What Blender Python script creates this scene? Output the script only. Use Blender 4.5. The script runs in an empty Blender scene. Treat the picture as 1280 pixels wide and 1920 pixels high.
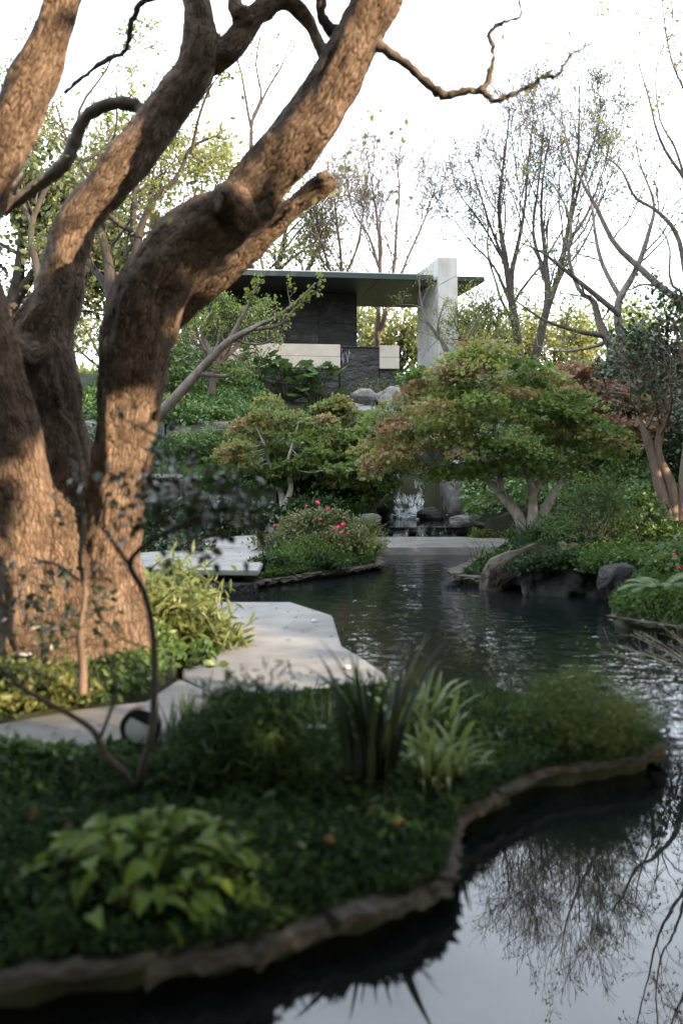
import bpy, bmesh, math, random
import numpy as np

random.seed(11)
rng = np.random.default_rng(11)
scene = bpy.context.scene
COL = scene.collection
R = math.radians

# ------------------------------------------------------------------ camera
CAM_Z = 1.65                      # eye height above the pond
cam_d = bpy.data.cameras.new("camera")
cam = bpy.data.objects.new("camera", cam_d)
COL.objects.link(cam)
cam.location = (0, 0, CAM_Z)
cam.rotation_euler = (R(90), 0, 0)
cam_d.sensor_fit = 'VERTICAL'
cam_d.sensor_height = 36.0
cam_d.lens = 35.0
cam_d.shift_y = -110.0 / 1920.0
cam_d.clip_start = 0.05
cam_d.clip_end = 600
cam_d.dof.use_dof = True
cam_d.dof.focus_distance = 22.0
cam_d.dof.aperture_fstop = 1.4
scene.camera = cam

# ------------------------------------------------------------------ sky and sun
SUN = np.array([0.84, -0.50, 0.28]); SUN /= np.linalg.norm(SUN)
SUN_EL = math.asin(SUN[2]); SUN_AZ = math.atan2(SUN[0], SUN[1])
world = bpy.data.worlds.new("World"); scene.world = world
world.use_nodes = True
wn = world.node_tree; wn.nodes.clear()
sky = wn.nodes.new('ShaderNodeTexSky'); sky.sky_type = 'NISHITA'; sky.sun_disc = False
sky.sun_elevation = SUN_EL; sky.sun_rotation = SUN_AZ
sky.air_density = 1.0; sky.dust_density = 2.0; sky.ozone_density = 1.0
wtc = wn.nodes.new('ShaderNodeTexCoord')
wmap = wn.nodes.new('ShaderNodeMapping'); wmap.inputs['Scale'].default_value = (1.6, 1.6, 4.0)
wnz = wn.nodes.new('ShaderNodeTexNoise'); wnz.inputs['Scale'].default_value = 1.3; wnz.inputs['Detail'].default_value = 6
wr = wn.nodes.new('ShaderNodeMapRange'); wr.inputs[1].default_value = 0.35; wr.inputs[2].default_value = 0.7
wr.inputs[3].default_value = 0.4; wr.inputs[4].default_value = 0.85
wmix = wn.nodes.new('ShaderNodeMix'); wmix.data_type = 'RGBA'
wmix.inputs[7].default_value = (9.6, 10.2, 11.2, 1)          # thin high cloud
bg = wn.nodes.new('ShaderNodeBackground'); bg.inputs[1].default_value = 0.15
wo = wn.nodes.new('ShaderNodeOutputWorld')
L = wn.links.new
L(wtc.outputs['Generated'], wmap.inputs[0]); L(wmap.outputs[0], wnz.inputs[0]); L(wnz.outputs[0], wr.inputs[0])
L(wr.outputs[0], wmix.inputs[0]); L(sky.outputs[0], wmix.inputs[6]); L(wmix.outputs[2], bg.inputs[0]); L(bg.outputs[0], wo.inputs[0])

sun_d = bpy.data.lights.new("sun", 'SUN'); sun_d.energy = 4.2; sun_d.angle = R(0.5); sun_d.color = (1.0, 0.74, 0.48)
sun = bpy.data.objects.new("sun", sun_d); COL.objects.link(sun)
from mathutils import Vector, Matrix, Euler
sun.rotation_euler = Vector(SUN).to_track_quat('Z', 'Y').to_euler()

scene.view_settings.view_transform = 'Standard'
scene.view_settings.look = 'None'
scene.view_settings.gamma = 1.0
scene.view_settings.exposure = 2.05
scene.view_settings.use_curve_mapping = False
scene.cycles.max_bounces = 6; scene.cycles.transparent_max_bounces = 6
scene.cycles.transmission_bounces = 4; scene.cycles.glossy_bounces = 3; scene.cycles.diffuse_bounces = 3
scene.cycles.use_denoising = True
scene.cycles.sample_clamp_indirect = 4.0
scene.cycles.caustics_reflective = False; scene.cycles.caustics_refractive = False

# ------------------------------------------------------------------ helpers
F, HZ, CX = 1867.0, 850.0, 640.0
def P(px, py, Y):                 # a place seen in the photograph, at its own distance
    return np.array([(px - CX) / F * Y, Y, CAM_Z - (py - HZ) / F * Y])
def PX(px, Y): return (px - CX) / F * Y
def nrm(v): return v / np.maximum(np.linalg.norm(v, axis=-1, keepdims=True), 1e-9)

def _hash(i, j, k):
    h = (i * 374761393 + j * 668265263 + k * 2147483647 + 1013904223).astype(np.uint32)
    h = (h ^ (h >> np.uint32(13))) * np.uint32(1274126177)
    h = h ^ (h >> np.uint32(16))
    return (h & np.uint32(0xFFFF)).astype(np.float64) / 65535.0
def noise(p):
    p = np.asarray(p, float); f = np.floor(p); t = p - f; t = t * t * (3 - 2 * t); f = f.astype(np.int64)
    r = 0
    for a in (0, 1):
        for b in (0, 1):
            for c in (0, 1):
                w = (t[..., 0] if a else 1 - t[..., 0]) * (t[..., 1] if b else 1 - t[..., 1]) * (t[..., 2] if c else 1 - t[..., 2])
                r = r + w * _hash(f[..., 0] + a, f[..., 1] + b, f[..., 2] + c)
    return r * 2 - 1
def fbm(p, o=4):
    p = np.asarray(p, float); r = 0; a = 1.0
    for i in range(o):
        r = r + a * noise(p * 2 ** i + 17.3 * i); a *= 0.5
    return r

class Geo:
    def __init__(s): s.V = []; s.F = {}; s.T = []; s.n = 0
    def add(s, V, Fs, tint=0.5):
        V = np.asarray(V, float).reshape(-1, 3)
        if not isinstance(Fs, (list, tuple)): Fs = [Fs]
        for f in Fs:
            f = np.asarray(f, np.int64)
            s.F.setdefault(f.shape[1], []).append(f + s.n)
        s.V.append(V); s.T.append(np.broadcast_to(np.asarray(tint, float), (len(V),)).copy()); s.n += len(V)
    def mesh(s, name, smooth=False):
        V = np.concatenate(s.V); T = np.concatenate(s.T)
        me = bpy.data.meshes.new(name)
        loops = []; starts = []; tot = 0
        for k, fl in s.F.items():
            f = np.concatenate(fl); loops.append(f.ravel())
            starts.append(tot + np.arange(len(f)) * k); tot += f.size
        loops = np.concatenate(loops); starts = np.concatenate(starts)
        me.vertices.add(len(V)); me.vertices.foreach_set("co", V.astype(np.float32).ravel())
        me.loops.add(len(loops)); me.loops.foreach_set("vertex_index", loops.astype(np.int32))
        me.polygons.add(len(starts)); me.polygons.foreach_set("loop_start", starts.astype(np.int32))
        me.update(calc_edges=True)
        a = me.attributes.new("tint", 'FLOAT', 'POINT'); a.data.foreach_set("value", T.astype(np.float32))
        me.polygons.foreach_set("use_smooth", np.full(len(starts), smooth))
        return me
    def build(s, name, mat, parent=None, smooth=False):
        return obj(name, s.mesh(name, smooth), mat, parent)

def obj(name, me, mat=None, parent=None):
    o = bpy.data.objects.new(name, me); COL.objects.link(o)
    if mat is not None and me is not None and len(me.materials) == 0: me.materials.append(mat)
    if parent is not None: o.parent = parent
    return o
def tag(o, label, cat, group=None, kind=None):
    o['label'] = label; o['category'] = cat
    if group: o['group'] = group
    if kind: o['kind'] = kind
    return o
def thing(name, label, cat, loc=(0, 0, 0), group=None, rz=0.0):
    o = bpy.data.objects.new(name, None); COL.objects.link(o)
    o.location = loc; o.rotation_euler = (0, 0, rz); o.empty_display_size = 0.1
    return tag(o, label, cat, group)
def structure(name, me, mat, label=None):
    o = obj(name, me, mat); o['kind'] = 'structure'
    if label: o['label'] = label
    return o
def stuff(name, me, mat, label, cat):
    return tag(obj(name, me, mat), label, cat, kind='stuff')

def resample(pts, K):
    pts = np.asarray(pts, float); n = len(pts)
    if n < 3:
        t = np.linspace(0, n - 1, K); i = np.clip(t.astype(int), 0, n - 2); f = (t - i)[:, None]
        return pts[i] * (1 - f) + pts[i + 1] * f
    q = np.vstack([2 * pts[0] - pts[1], pts, 2 * pts[-1] - pts[-2]])
    t = np.linspace(0, n - 1, K); i = np.clip(t.astype(int), 0, n - 2); f = (t - i)[:, None]
    a, b, c, d = q[i], q[i + 1], q[i + 2], q[i + 3]
    return 0.5 * (2 * b + (c - a) * f + (2 * a - 5 * b + 4 * c - d) * f ** 2 + (3 * b - a - 3 * c + d) * f ** 3)

def frames(paths):
    t = nrm(np.gradient(paths, axis=1))
    m = nrm(paths[:, -1] - paths[:, 0]); ref = np.zeros_like(m)
    ref[np.arange(len(m)), np.argmin(np.abs(m), axis=1)] = 1
    u = nrm(np.cross(t, ref[:, None, :])); v = np.cross(t, u)
    return t, u, v
def tubes(g, paths, radii, sides=5, tint=0.5, cap=False):
    paths = np.asarray(paths, float); radii = np.asarray(radii, float)
    if paths.ndim == 2: paths = paths[None]; radii = radii[None]
    N, K, _ = paths.shape
    if N == 0: return
    t, u, v = frames(paths)
    a = np.arange(sides) / sides * 2 * np.pi
    ring = np.cos(a)[None, None, :, None] * u[:, :, None, :] + np.sin(a)[None, None, :, None] * v[:, :, None, :]
    V = paths[:, :, None, :] + ring * radii[:, :, None, None]
    idx = np.arange(N * K * sides).reshape(N, K, sides)
    b = np.roll(idx, -1, axis=2)
    q = np.stack([idx[:, :-1], idx[:, 1:], b[:, 1:], b[:, :-1]], -1).reshape(-1, 4)
    Fs = [q]
    if cap: Fs += [idx[:, 0].reshape(N, sides), idx[:, -1, ::-1].reshape(N, sides)]
    if np.ndim(tint) == 1: tint = np.repeat(tint, K * sides)
    g.add(V.reshape(-1, 3), Fs, tint)

def rand_dir(n): return nrm(rng.normal(size=(n, 3)))

def branch(paths, radii, n, t0=0.25, t1=1.0, length=0.5, ang=45, up=0.2, K=6, wig=0.18, rf=0.55, taper=0.75, lj=0.35, rmin=0.0015, absr=None):
    """n side branches on each of the parent paths; returns their paths, radii"""
    paths = np.asarray(paths, float); N, Kp, _ = paths.shape
    M = N * n; pi = np.repeat(np.arange(N), n)
    t = (np.tile(np.arange(n), N) + rng.random(M)) / n * (t1 - t0) + t0
    s = t * (Kp - 1); i = np.clip(s.astype(int), 0, Kp - 2); f = (s - i)[:, None]
    base = paths[pi, i] * (1 - f) + paths[pi, i + 1] * f
    rad = radii[pi, i] * (1 - f[:, 0]) + radii[pi, i + 1] * f[:, 0]
    tan = nrm(paths[pi, i + 1] - paths[pi, i])
    perp = nrm(np.cross(tan, rand_dir(M)))
    A = np.radians(ang) * (0.7 + 0.6 * rng.random(M))[:, None]
    d = nrm(np.cos(A) * tan + np.sin(A) * perp + np.array([0, 0, up]))
    plen = np.linalg.norm(np.diff(paths, axis=1), axis=2).sum(1)[pi]
    ln = (length if absr else length * plen) * (1.15 - 0.6 * (t - t0) / max(t1 - t0, 1e-6)) * (1 - lj + 2 * lj * rng.random(M))
    out = np.zeros((M, K, 3)); out[:, 0] = base
    step = ln / (K - 1)
    for k in range(1, K):
        d = nrm(d + rng.normal(size=(M, 3)) * wig + np.array([0, 0, up * 0.35]))
        out[:, k] = out[:, k - 1] + d * step[:, None]
    r0 = np.maximum(rad * rf, rmin)
    rr = np.maximum(r0[:, None] * (1 - taper * np.linspace(0, 1, K))[None], rmin * 0.8)
    return out, rr
def points_on(paths, n, t0=0.3, t1=1.0):
    N, K, _ = paths.shape; M = N * n; pi = np.repeat(np.arange(N), n)
    s = (t0 + (t1 - t0) * rng.random(M)) * (K - 1); i = np.clip(s.astype(int), 0, K - 2); f = (s - i)[:, None]
    return paths[pi, i] * (1 - f) + paths[pi, i + 1] * f, nrm(paths[pi, i + 1] - paths[pi, i])

# leaf templates: x across, y along, z up
def tmpl(kind):
    if kind == 'diamond':
        return np.array([[0, 0, 0], [.28, .45, .08], [0, 1, -.05], [-.28, .45, .08]], float), [np.array([[0, 1, 2], [0, 2, 3]])]
    if kind == 'oval':
        return np.array([[0, 0, 0], [.3, .3, .06], [.27, .7, .03], [0, 1, -.08], [-.27, .7, .03], [-.3, .3, .06]], float), [np.array([[0, 1, 2, 3], [0, 3, 4, 5]])]
    if kind == 'lance':
        return np.array([[0, 0, 0], [.09, .25, .02], [.1, .55, 0], [0, 1, -.2], [-.1, .55, 0], [-.09, .25, .02]], float), [np.array([[0, 1, 2, 3], [0, 3, 4, 5]])]
    if kind == 'palm':
        pts = [(0, 0)]
        for k, (a, r) in enumerate([(-5, .8), (25, .34), (48, .95), (90, 1.1), (132, .95), (155, .34), (185, .8)]):
            pts.append((r * math.cos(R(a)), r * math.sin(R(a)) + .15))
        V = np.array([(x, y, -.12 * (x * x + y * y)) for x, y in pts])
        return V, [np.arange(8)[None]]
    if kind == 'tri':
        return np.array([[0, 0, 0], [.25, .6, 0], [0, 1, .0]], float), [np.array([[0, 1, 2]])]
    if kind == 'blade':
        return np.array([[-.05, 0, 0], [.05, 0, 0], [.03, .6, .05], [0, 1, -.05]], float), [np.array([[0, 1, 2, 3]])]
def leaves(g, pos, size, kind='diamond', tint=0.5, flat=0.8, dirs=None, sj=0.35):
    """flat: 0 random normals, large = facing up; dirs: direction the leaves point"""
    V, Fs = tmpl(kind); M = len(pos)
    if M == 0: return
    n = nrm(rng.normal(size=(M, 3)) + np.array([0, 0, flat * 1.6]))
    d = rng.normal(size=(M, 3)) if dirs is None else dirs + 0.35 * rng.normal(size=(M, 3))
    y = nrm(d - (d * n).sum(1, keepdims=True) * n); x = np.cross(y, n)
    s = (np.asarray(size) * (1 - sj + 2 * sj * rng.random(M)))[:, None, None]
    W = pos[:, None, :] + s * (V[None, :, 0:1] * x[:, None] + V[None, :, 1:2] * y[:, None] + V[None, :, 2:3] * n[:, None])
    k = len(V); off = (np.arange(M) * k)[:, None, None]
    T = np.broadcast_to(np.asarray(tint, float), (M,))
    g.add(W.reshape(-1, 3), [(f[None] + off).reshape(-1, f.shape[1]) for f in Fs], np.repeat(T, k))

# ------------------------------------------------------------------ materials
def newmat(name):
    m = bpy.data.materials.new(name); m.use_nodes = True; m.node_tree.nodes.clear()
    return m, m.node_tree.nodes, m.node_tree.links.new
def ramp(nd, cols, interp='LINEAR'):
    r = nd.new('ShaderNodeValToRGB'); r.color_ramp.interpolation = interp
    e = r.color_ramp.elements
    while len(e) < len(cols): e.new(0.5)
    for i, c in enumerate(cols):
        if len(c) == 4: e[i].position = c[3]
        else: e[i].position = i / max(1, len(cols) - 1)
        e[i].color = (c[0], c[1], c[2], 1)
    return r
def leaf_mat(name, cols, trans=0.35, rough=0.45, spec=0.35):
    m, nd, ln = newmat(name)
    at = nd.new('ShaderNodeAttribute'); at.attribute_name = 'tint'
    r = ramp(nd, cols)
    oi = nd.new('ShaderNodeObjectInfo'); ad = nd.new('ShaderNodeMath'); ad.operation = 'MULTIPLY_ADD'
    ad.inputs[1].default_value = 0.12
    ln(oi.outputs['Random'], ad.inputs[0]); ln(at.outputs['Fac'], ad.inputs[2]); ln(ad.outputs[0], r.inputs[0])
    p = nd.new('ShaderNodeBsdfPrincipled'); p.inputs['Roughness'].default_value = rough; p.inputs['Specular IOR Level'].default_value = spec
    t = nd.new('ShaderNodeBsdfTranslucent'); hs = nd.new('ShaderNodeHueSaturation'); hs.inputs['Value'].default_value = 1.5; hs.inputs['Hue'].default_value = 0.485
    mx = nd.new('ShaderNodeMixShader'); mx.inputs[0].default_value = trans
    o = nd.new('ShaderNodeOutputMaterial')
    ln(r.outputs[0], p.inputs['Base Color']); ln(r.outputs[0], hs.inputs['Color']); ln(hs.outputs[0], t.inputs[0])
    ln(p.outputs[0], mx.inputs[1]); ln(t.outputs[0], mx.inputs[2]); ln(mx.outputs[0], o.inputs[0])
    return m
def rough_mat(name, cols, scale=4.0, stretch=(1, 1, 1), rough=0.85, bump=0.4, bscale=None, bdist=0.02, spec=0.25, attr=None, detail=8, noise2=None, rlow=None):
    """noise-coloured, bumped surface"""
    m, nd, ln = newmat(name)
    if attr:
        tc = nd.new('ShaderNodeAttribute'); tc.attribute_name = attr; src = tc.outputs['Vector']
    else:
        tc = nd.new('ShaderNodeTexCoord'); src = tc.outputs['Object']
    mp = nd.new('ShaderNodeMapping'); mp.inputs['Scale'].default_value = stretch; ln(src, mp.inputs[0])
    oi = nd.new('ShaderNodeObjectInfo'); vm = nd.new('ShaderNodeVectorMath'); vm.operation = 'MULTIPLY_ADD'
    cb = nd.new('ShaderNodeCombineXYZ'); ln(oi.outputs['Random'], cb.inputs[0]); ln(oi.outputs['Random'], cb.inputs[2])
    ln(cb.outputs[0], vm.inputs[0]); vm.inputs[1].default_value = (37, 11, 53); ln(mp.outputs[0], vm.inputs[2])
    n1 = nd.new('ShaderNodeTexNoise'); n1.inputs['Scale'].default_value = scale; n1.inputs['Detail'].default_value = detail; n1.inputs['Roughness'].default_value = 0.62
    ln(vm.outputs[0], n1.inputs[0])
    r = ramp(nd, cols); ln(n1.outputs[0], r.inputs[0])
    p = nd.new('ShaderNodeBsdfPrincipled'); p.inputs['Roughness'].default_value = rough; p.inputs['Specular IOR Level'].default_value = spec
    ln(r.outputs[0], p.inputs['Base Color'])
    n2 = nd.new('ShaderNodeTexNoise'); n2.inputs['Scale'].default_value = bscale or scale * 3; n2.inputs['Detail'].default_value = 6
    ln(vm.outputs[0], n2.inputs[0])
    b = nd.new('ShaderNodeBump'); b.inputs['Strength'].default_value = bump; b.inputs['Distance'].default_value = bdist
    ln(n2.outputs[0], b.inputs['Height']); ln(b.outputs[0], p.inputs['Normal'])
    o = nd.new('ShaderNodeOutputMaterial'); ln(p.outputs[0], o.inputs[0])
    return m
def plain(name, c, rough=0.5, metal=0.0, spec=0.4):
    return rough_mat(name, [(c[0] * .85, c[1] * .85, c[2] * .85), (c[0] * 1.12, c[1] * 1.12, c[2] * 1.12)], scale=6, rough=rough, bump=0.05, spec=spec) if not metal else _metal(name, c, rough)
def _metal(name, c, rough):
    m = rough_mat(name, [(c[0] * .85, c[1] * .85, c[2] * .85), (c[0] * 1.12, c[1] * 1.12, c[2] * 1.12)], scale=3, rough=rough, bump=0.02)
    m.node_tree.nodes['Principled BSDF'].inputs['Metallic'].default_value = 0.6
    return m

def bark_mat(name, cols, crack):
    m, nd, ln = newmat(name)
    at = nd.new('ShaderNodeAttribute'); at.attribute_name = 'bark'
    mp = nd.new('ShaderNodeMapping'); mp.inputs['Scale'].default_value = (1, 1, .2); ln(at.outputs['Vector'], mp.inputs[0])
    wn_ = nd.new('ShaderNodeTexNoise'); wn_.inputs['Scale'].default_value = 9; wn_.inputs['Detail'].default_value = 4; ln(mp.outputs[0], wn_.inputs[0])
    wv = nd.new('ShaderNodeVectorMath'); wv.operation = 'MULTIPLY_ADD'; wv.inputs[1].default_value = (.05, .05, .05); ln(wn_.outputs['Color'], wv.inputs[0]); ln(mp.outputs[0], wv.inputs[2])
    v = nd.new('ShaderNodeTexVoronoi'); v.feature = 'DISTANCE_TO_EDGE'; v.inputs['Scale'].default_value = 44; ln(wv.outputs[0], v.inputs[0])
    v2 = nd.new('ShaderNodeTexVoronoi'); v2.feature = 'DISTANCE_TO_EDGE'; v2.inputs['Scale'].default_value = 95; ln(wv.outputs[0], v2.inputs[0])
    r1 = nd.new('ShaderNodeMapRange'); r1.inputs[1].default_value = 0; r1.inputs[2].default_value = .14; ln(v.outputs['Distance'], r1.inputs[0])
    r2 = nd.new('ShaderNodeMapRange'); r2.inputs[1].default_value = 0; r2.inputs[2].default_value = .2; ln(v2.outputs['Distance'], r2.inputs[0])
    mu = nd.new('ShaderNodeMath'); mu.operation = 'MULTIPLY_ADD'; mu.inputs[1].default_value = .4; ln(r2.outputs[0], mu.inputs[0]); ln(r1.outputs[0], mu.inputs[2])
    n1 = nd.new('ShaderNodeTexNoise'); n1.inputs['Scale'].default_value = 7; n1.inputs['Detail'].default_value = 10; n1.inputs['Roughness'].default_value = .68; ln(at.outputs['Vector'], n1.inputs[0])
    n3 = nd.new('ShaderNodeTexNoise'); n3.inputs['Scale'].default_value = 60; n3.inputs['Detail'].default_value = 4; ln(mp.outputs[0], n3.inputs[0])
    r = ramp(nd, cols); ln(n1.outputs[0], r.inputs[0])
    mx = nd.new('ShaderNodeMix'); mx.data_type = 'RGBA'; mx.inputs[6].default_value = (*crack, 1)
    rr = nd.new('ShaderNodeMapRange'); rr.inputs[1].default_value = 0; rr.inputs[2].default_value = 1.1; rr.inputs[3].default_value = .35; rr.inputs[4].default_value = 1; ln(mu.outputs[0], rr.inputs[0])
    ln(rr.outputs[0], mx.inputs[0]); ln(r.outputs[0], mx.inputs[7])
    hh = nd.new('ShaderNodeMath'); hh.operation = 'ADD'; ln(mu.outputs[0], hh.inputs[0]); ln(n3.outputs[0], hh.inputs[1])
    b = nd.new('ShaderNodeBump'); b.inputs['Strength'].default_value = 1.0; b.inputs['Distance'].default_value = .016; ln(hh.outputs[0], b.inputs['Height'])
    p = nd.new('ShaderNodeBsdfPrincipled'); p.inputs['Roughness'].default_value = .92; p.inputs['Specular IOR Level'].default_value = .2
    ln(mx.outputs[2], p.inputs['Base Color']); ln(b.outputs[0], p.inputs['Normal'])
    o = nd.new('ShaderNodeOutputMaterial'); ln(p.outputs[0], o.inputs[0]); return m
M_BARK = bark_mat('old_bark', [(.09, .062, .045, .3), (.165, .118, .087, .46), (.235, .172, .13, .58), (.33, .255, .2, .75)], (.035, .024, .017))
M_BARK_GREY = rough_mat('grey_bark', [(.05, .042, .034, .3), (.12, .1, .082, .55), (.2, .175, .145, .8)], scale=9, stretch=(1, 1, .35), bump=.6)
M_BARK_DARK = rough_mat('dark_bark', [(.025, .02, .017, .3), (.055, .045, .037, .6), (.1, .083, .07, .85)], scale=8, stretch=(1, 1, .4), bump=.6)
M_BARK_PALE = rough_mat('pale_bark', [(.12, .11, .09, .3), (.27, .25, .21, .55), (.42, .4, .35, .8)], scale=10, stretch=(1, 1, .5), bump=.4)
M_BARK_WARM = rough_mat('warm_bark', [(.07, .05, .038, .3), (.15, .11, .085, .55), (.24, .18, .14, .8)], scale=8, stretch=(1, 1, .3), bump=.6)
M_LEAF_FRESH = leaf_mat('fresh_leaf', [(.05, .085, .018), (.11, .15, .03), (.17, .2, .04)], trans=.45)
M_LEAF_YELLOW = leaf_mat('yellow_green_leaf', [(.075, .095, .028), (.14, .155, .05), (.21, .21, .075)], trans=.45)
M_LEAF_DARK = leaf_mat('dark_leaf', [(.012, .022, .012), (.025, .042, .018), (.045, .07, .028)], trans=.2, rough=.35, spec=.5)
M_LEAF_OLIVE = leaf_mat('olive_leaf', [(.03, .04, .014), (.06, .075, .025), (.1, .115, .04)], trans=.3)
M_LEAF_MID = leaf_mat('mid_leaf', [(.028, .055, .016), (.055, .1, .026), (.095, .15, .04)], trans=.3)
M_MAPLE = leaf_mat('maple_leaf', [(.05, .095, .018, 0), (.11, .16, .032, .35), (.165, .165, .045, .52), (.175, .108, .054, .74), (.15, .072, .048, 1)], trans=.48)
M_MAPLE_L = leaf_mat('young_maple_leaf', [(.045, .085, .016, 0), (.095, .14, .028, .45), (.165, .155, .045, .7), (.19, .12, .06, 1)], trans=.45)
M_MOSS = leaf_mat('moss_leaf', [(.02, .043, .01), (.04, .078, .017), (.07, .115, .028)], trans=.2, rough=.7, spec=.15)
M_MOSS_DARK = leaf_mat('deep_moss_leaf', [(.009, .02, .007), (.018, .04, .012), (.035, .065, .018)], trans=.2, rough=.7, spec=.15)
M_HEDGE = leaf_mat('ground_cover_leaf', [(.033, .066, .018), (.062, .115, .03), (.1, .165, .046)], trans=.2, rough=.45)
M_HOSTA = leaf_mat('hosta_leaf', [(.022, .05, .008), (.065, .115, .014), (.14, .19, .02)], trans=.3, rough=.6, spec=.2)
M_IRIS = leaf_mat('iris_blade', [(.018, .035, .014), (.035, .06, .022), (.055, .09, .03)], trans=.25, rough=.35)
M_STRAP = leaf_mat('dark_strap_leaf', [(.006, .012, .006), (.012, .022, .01), (.02, .034, .014)], trans=.15, rough=.5, spec=.25)
M_DEAD = leaf_mat('dead_leaf', [(.06, .035, .015), (.12, .07, .03), (.17, .11, .05)], trans=.2, rough=.8)
M_LILY = leaf_mat('lily_blade', [(.05, .085, .022), (.09, .13, .035), (.14, .18, .05)], trans=.3, rough=.4)
M_GINGER = leaf_mat('ginger_leaf', [(.075, .105, .03), (.14, .175, .06), (.21, .235, .1)], trans=.45, rough=.4)
M_JUNIPER = leaf_mat('juniper_needle', [(.03, .06, .014), (.06, .1, .02), (.11, .14, .032)], trans=.15, rough=.7)
M_PINK = leaf_mat('pink_petal', [(.5, .03, .1), (.65, .07, .16), (.7, .16, .22)], trans=.3)
M_WHITE_PETAL = leaf_mat('white_petal', [(.6, .6, .58), (.75, .75, .72), (.8, .8, .8)], trans=.3)
M_GRASS = leaf_mat('lawn_blade', [(.03, .06, .014), (.05, .095, .022), (.08, .13, .035)], trans=.25)
M_ROCK = rough_mat('grey_rock', [(.035, .034, .032, .3), (.11, .108, .1, .5), (.22, .215, .2, .72)], scale=3.2, rough=.85, bump=.9, bscale=7, bdist=.06)
M_ROCK_DARK = rough_mat('wet_dark_rock', [(.005, .005, .005, .3), (.015, .015, .014, .55), (.045, .044, .04, .8)], scale=3.5, rough=.7, bump=.9, bscale=8, bdist=.06, spec=.25)
M_ROCK_BROWN = rough_mat('brown_rock', [(.018, .015, .011, .3), (.05, .042, .031, .5), (.11, .092, .07, .75)], scale=2.6, rough=.85, bump=.9, bscale=9, bdist=.05)
M_KERB = rough_mat('kerb_stone', [(.022, .02, .016, .3), (.06, .053, .043, .5), (.125, .113, .095, .75)], scale=9, rough=.9, bump=.8, bscale=22, bdist=.02)
M_SLAB = rough_mat('slab_stone', [(.095, .093, .086, .28), (.165, .162, .152, .5), (.235, .228, .212, .78)], scale=2.2, rough=.75, bump=.25, bscale=60, bdist=.004)
M_COLUMN = rough_mat('pale_travertine', [(.26, .25, .225, .3), (.36, .35, .32, .5), (.44, .425, .39, .75)], scale=1.3, stretch=(1, 1, .6), rough=.75, bump=.2, bscale=14, bdist=.01)
M_CREAM = rough_mat('cream_stone', [(.31, .275, .225, .3), (.38, .335, .275, .55), (.43, .38, .315, .8)], scale=2.5, rough=.8, bump=.15, bscale=30, bdist=.005)
M_DARKSTONE = rough_mat('dark_cleft_stone', [(.009, .009, .008, .3), (.026, .025, .023, .52), (.06, .057, .05, .78)], scale=2.2, stretch=(1, 1, 1.8), rough=.65, bump=1.0, bscale=6, bdist=.08, spec=.3)
M_FASCIA = _metal('dark_green_metal', (.025, .035, .032), .45)
M_CEIL = _metal('bronze_soffit', (.075, .078, .074), .5)
M_ROOFTOP = _metal('roof_sheet', (.3, .32, .32), .5)
M_BLACK = plain('black_metal', (.012, .012, .013), rough=.4)
M_LENS = plain('lamp_lens', (.6, .62, .62), rough=.12, spec=.6)
M_SOIL = rough_mat('soil', [(.008, .009, .004, .3), (.018, .022, .009, .5), (.035, .035, .018, .75)], scale=2.5, rough=.95, bump=.8, bscale=30)
def foam_mat():
    m, nd, ln = newmat('white_water')
    tc = nd.new('ShaderNodeTexCoord'); n = nd.new('ShaderNodeTexNoise'); n.inputs['Scale'].default_value = 20; ln(tc.outputs['Object'], n.inputs[0])
    r = ramp(nd, [(.35, .37, .38, .3), (.7, .72, .74, .7)]); ln(n.outputs[0], r.inputs[0])
    p = nd.new('ShaderNodeBsdfPrincipled'); p.inputs['Roughness'].default_value = .15; ln(r.outputs[0], p.inputs['Base Color'])
    t = nd.new('ShaderNodeBsdfTranslucent'); ln(r.outputs[0], t.inputs[0])
    mx = nd.new('ShaderNodeMixShader'); mx.inputs[0].default_value = .4; o = nd.new('ShaderNodeOutputMaterial')
    ln(p.outputs[0], mx.inputs[1]); ln(t.outputs[0], mx.inputs[2]); ln(mx.outputs[0], o.inputs[0]); return m
M_FOAM = foam_mat()
def veil_mat():
    m, nd, ln = newmat('falling_water')
    tc = nd.new('ShaderNodeTexCoord'); mp = nd.new('ShaderNodeMapping'); mp.inputs['Scale'].default_value = (1, .3, .16); ln(tc.outputs['Object'], mp.inputs[0])
    n = nd.new('ShaderNodeTexNoise'); n.inputs['Scale'].default_value = 26; n.inputs['Detail'].default_value = 5; n.inputs['Roughness'].default_value = .65; ln(mp.outputs[0], n.inputs[0])
    n2 = nd.new('ShaderNodeTexNoise'); n2.inputs['Scale'].default_value = 5; n2.inputs['Detail'].default_value = 3; ln(tc.outputs['Object'], n2.inputs[0])
    ad = nd.new('ShaderNodeMath'); ad.operation = 'ADD'; ln(n.outputs[0], ad.inputs[0]); ln(n2.outputs[0], ad.inputs[1])
    r = nd.new('ShaderNodeMapRange'); r.inputs[1].default_value = .95; r.inputs[2].default_value = 1.3; r.inputs[3].default_value = .0; r.inputs[4].default_value = .85; ln(ad.outputs[0], r.inputs[0])
    p = nd.new('ShaderNodeBsdfPrincipled'); p.inputs['Base Color'].default_value = (.34, .355, .36, 1); p.inputs['Roughness'].default_value = .25
    t = nd.new('ShaderNodeBsdfTransparent'); mx = nd.new('ShaderNodeMixShader'); ln(r.outputs[0], mx.inputs[0]); ln(t.outputs[0], mx.inputs[1]); ln(p.outputs[0], mx.inputs[2])
    o = nd.new('ShaderNodeOutputMaterial'); ln(mx.outputs[0], o.inputs[0]); return m
M_VEIL = veil_mat()
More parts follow.
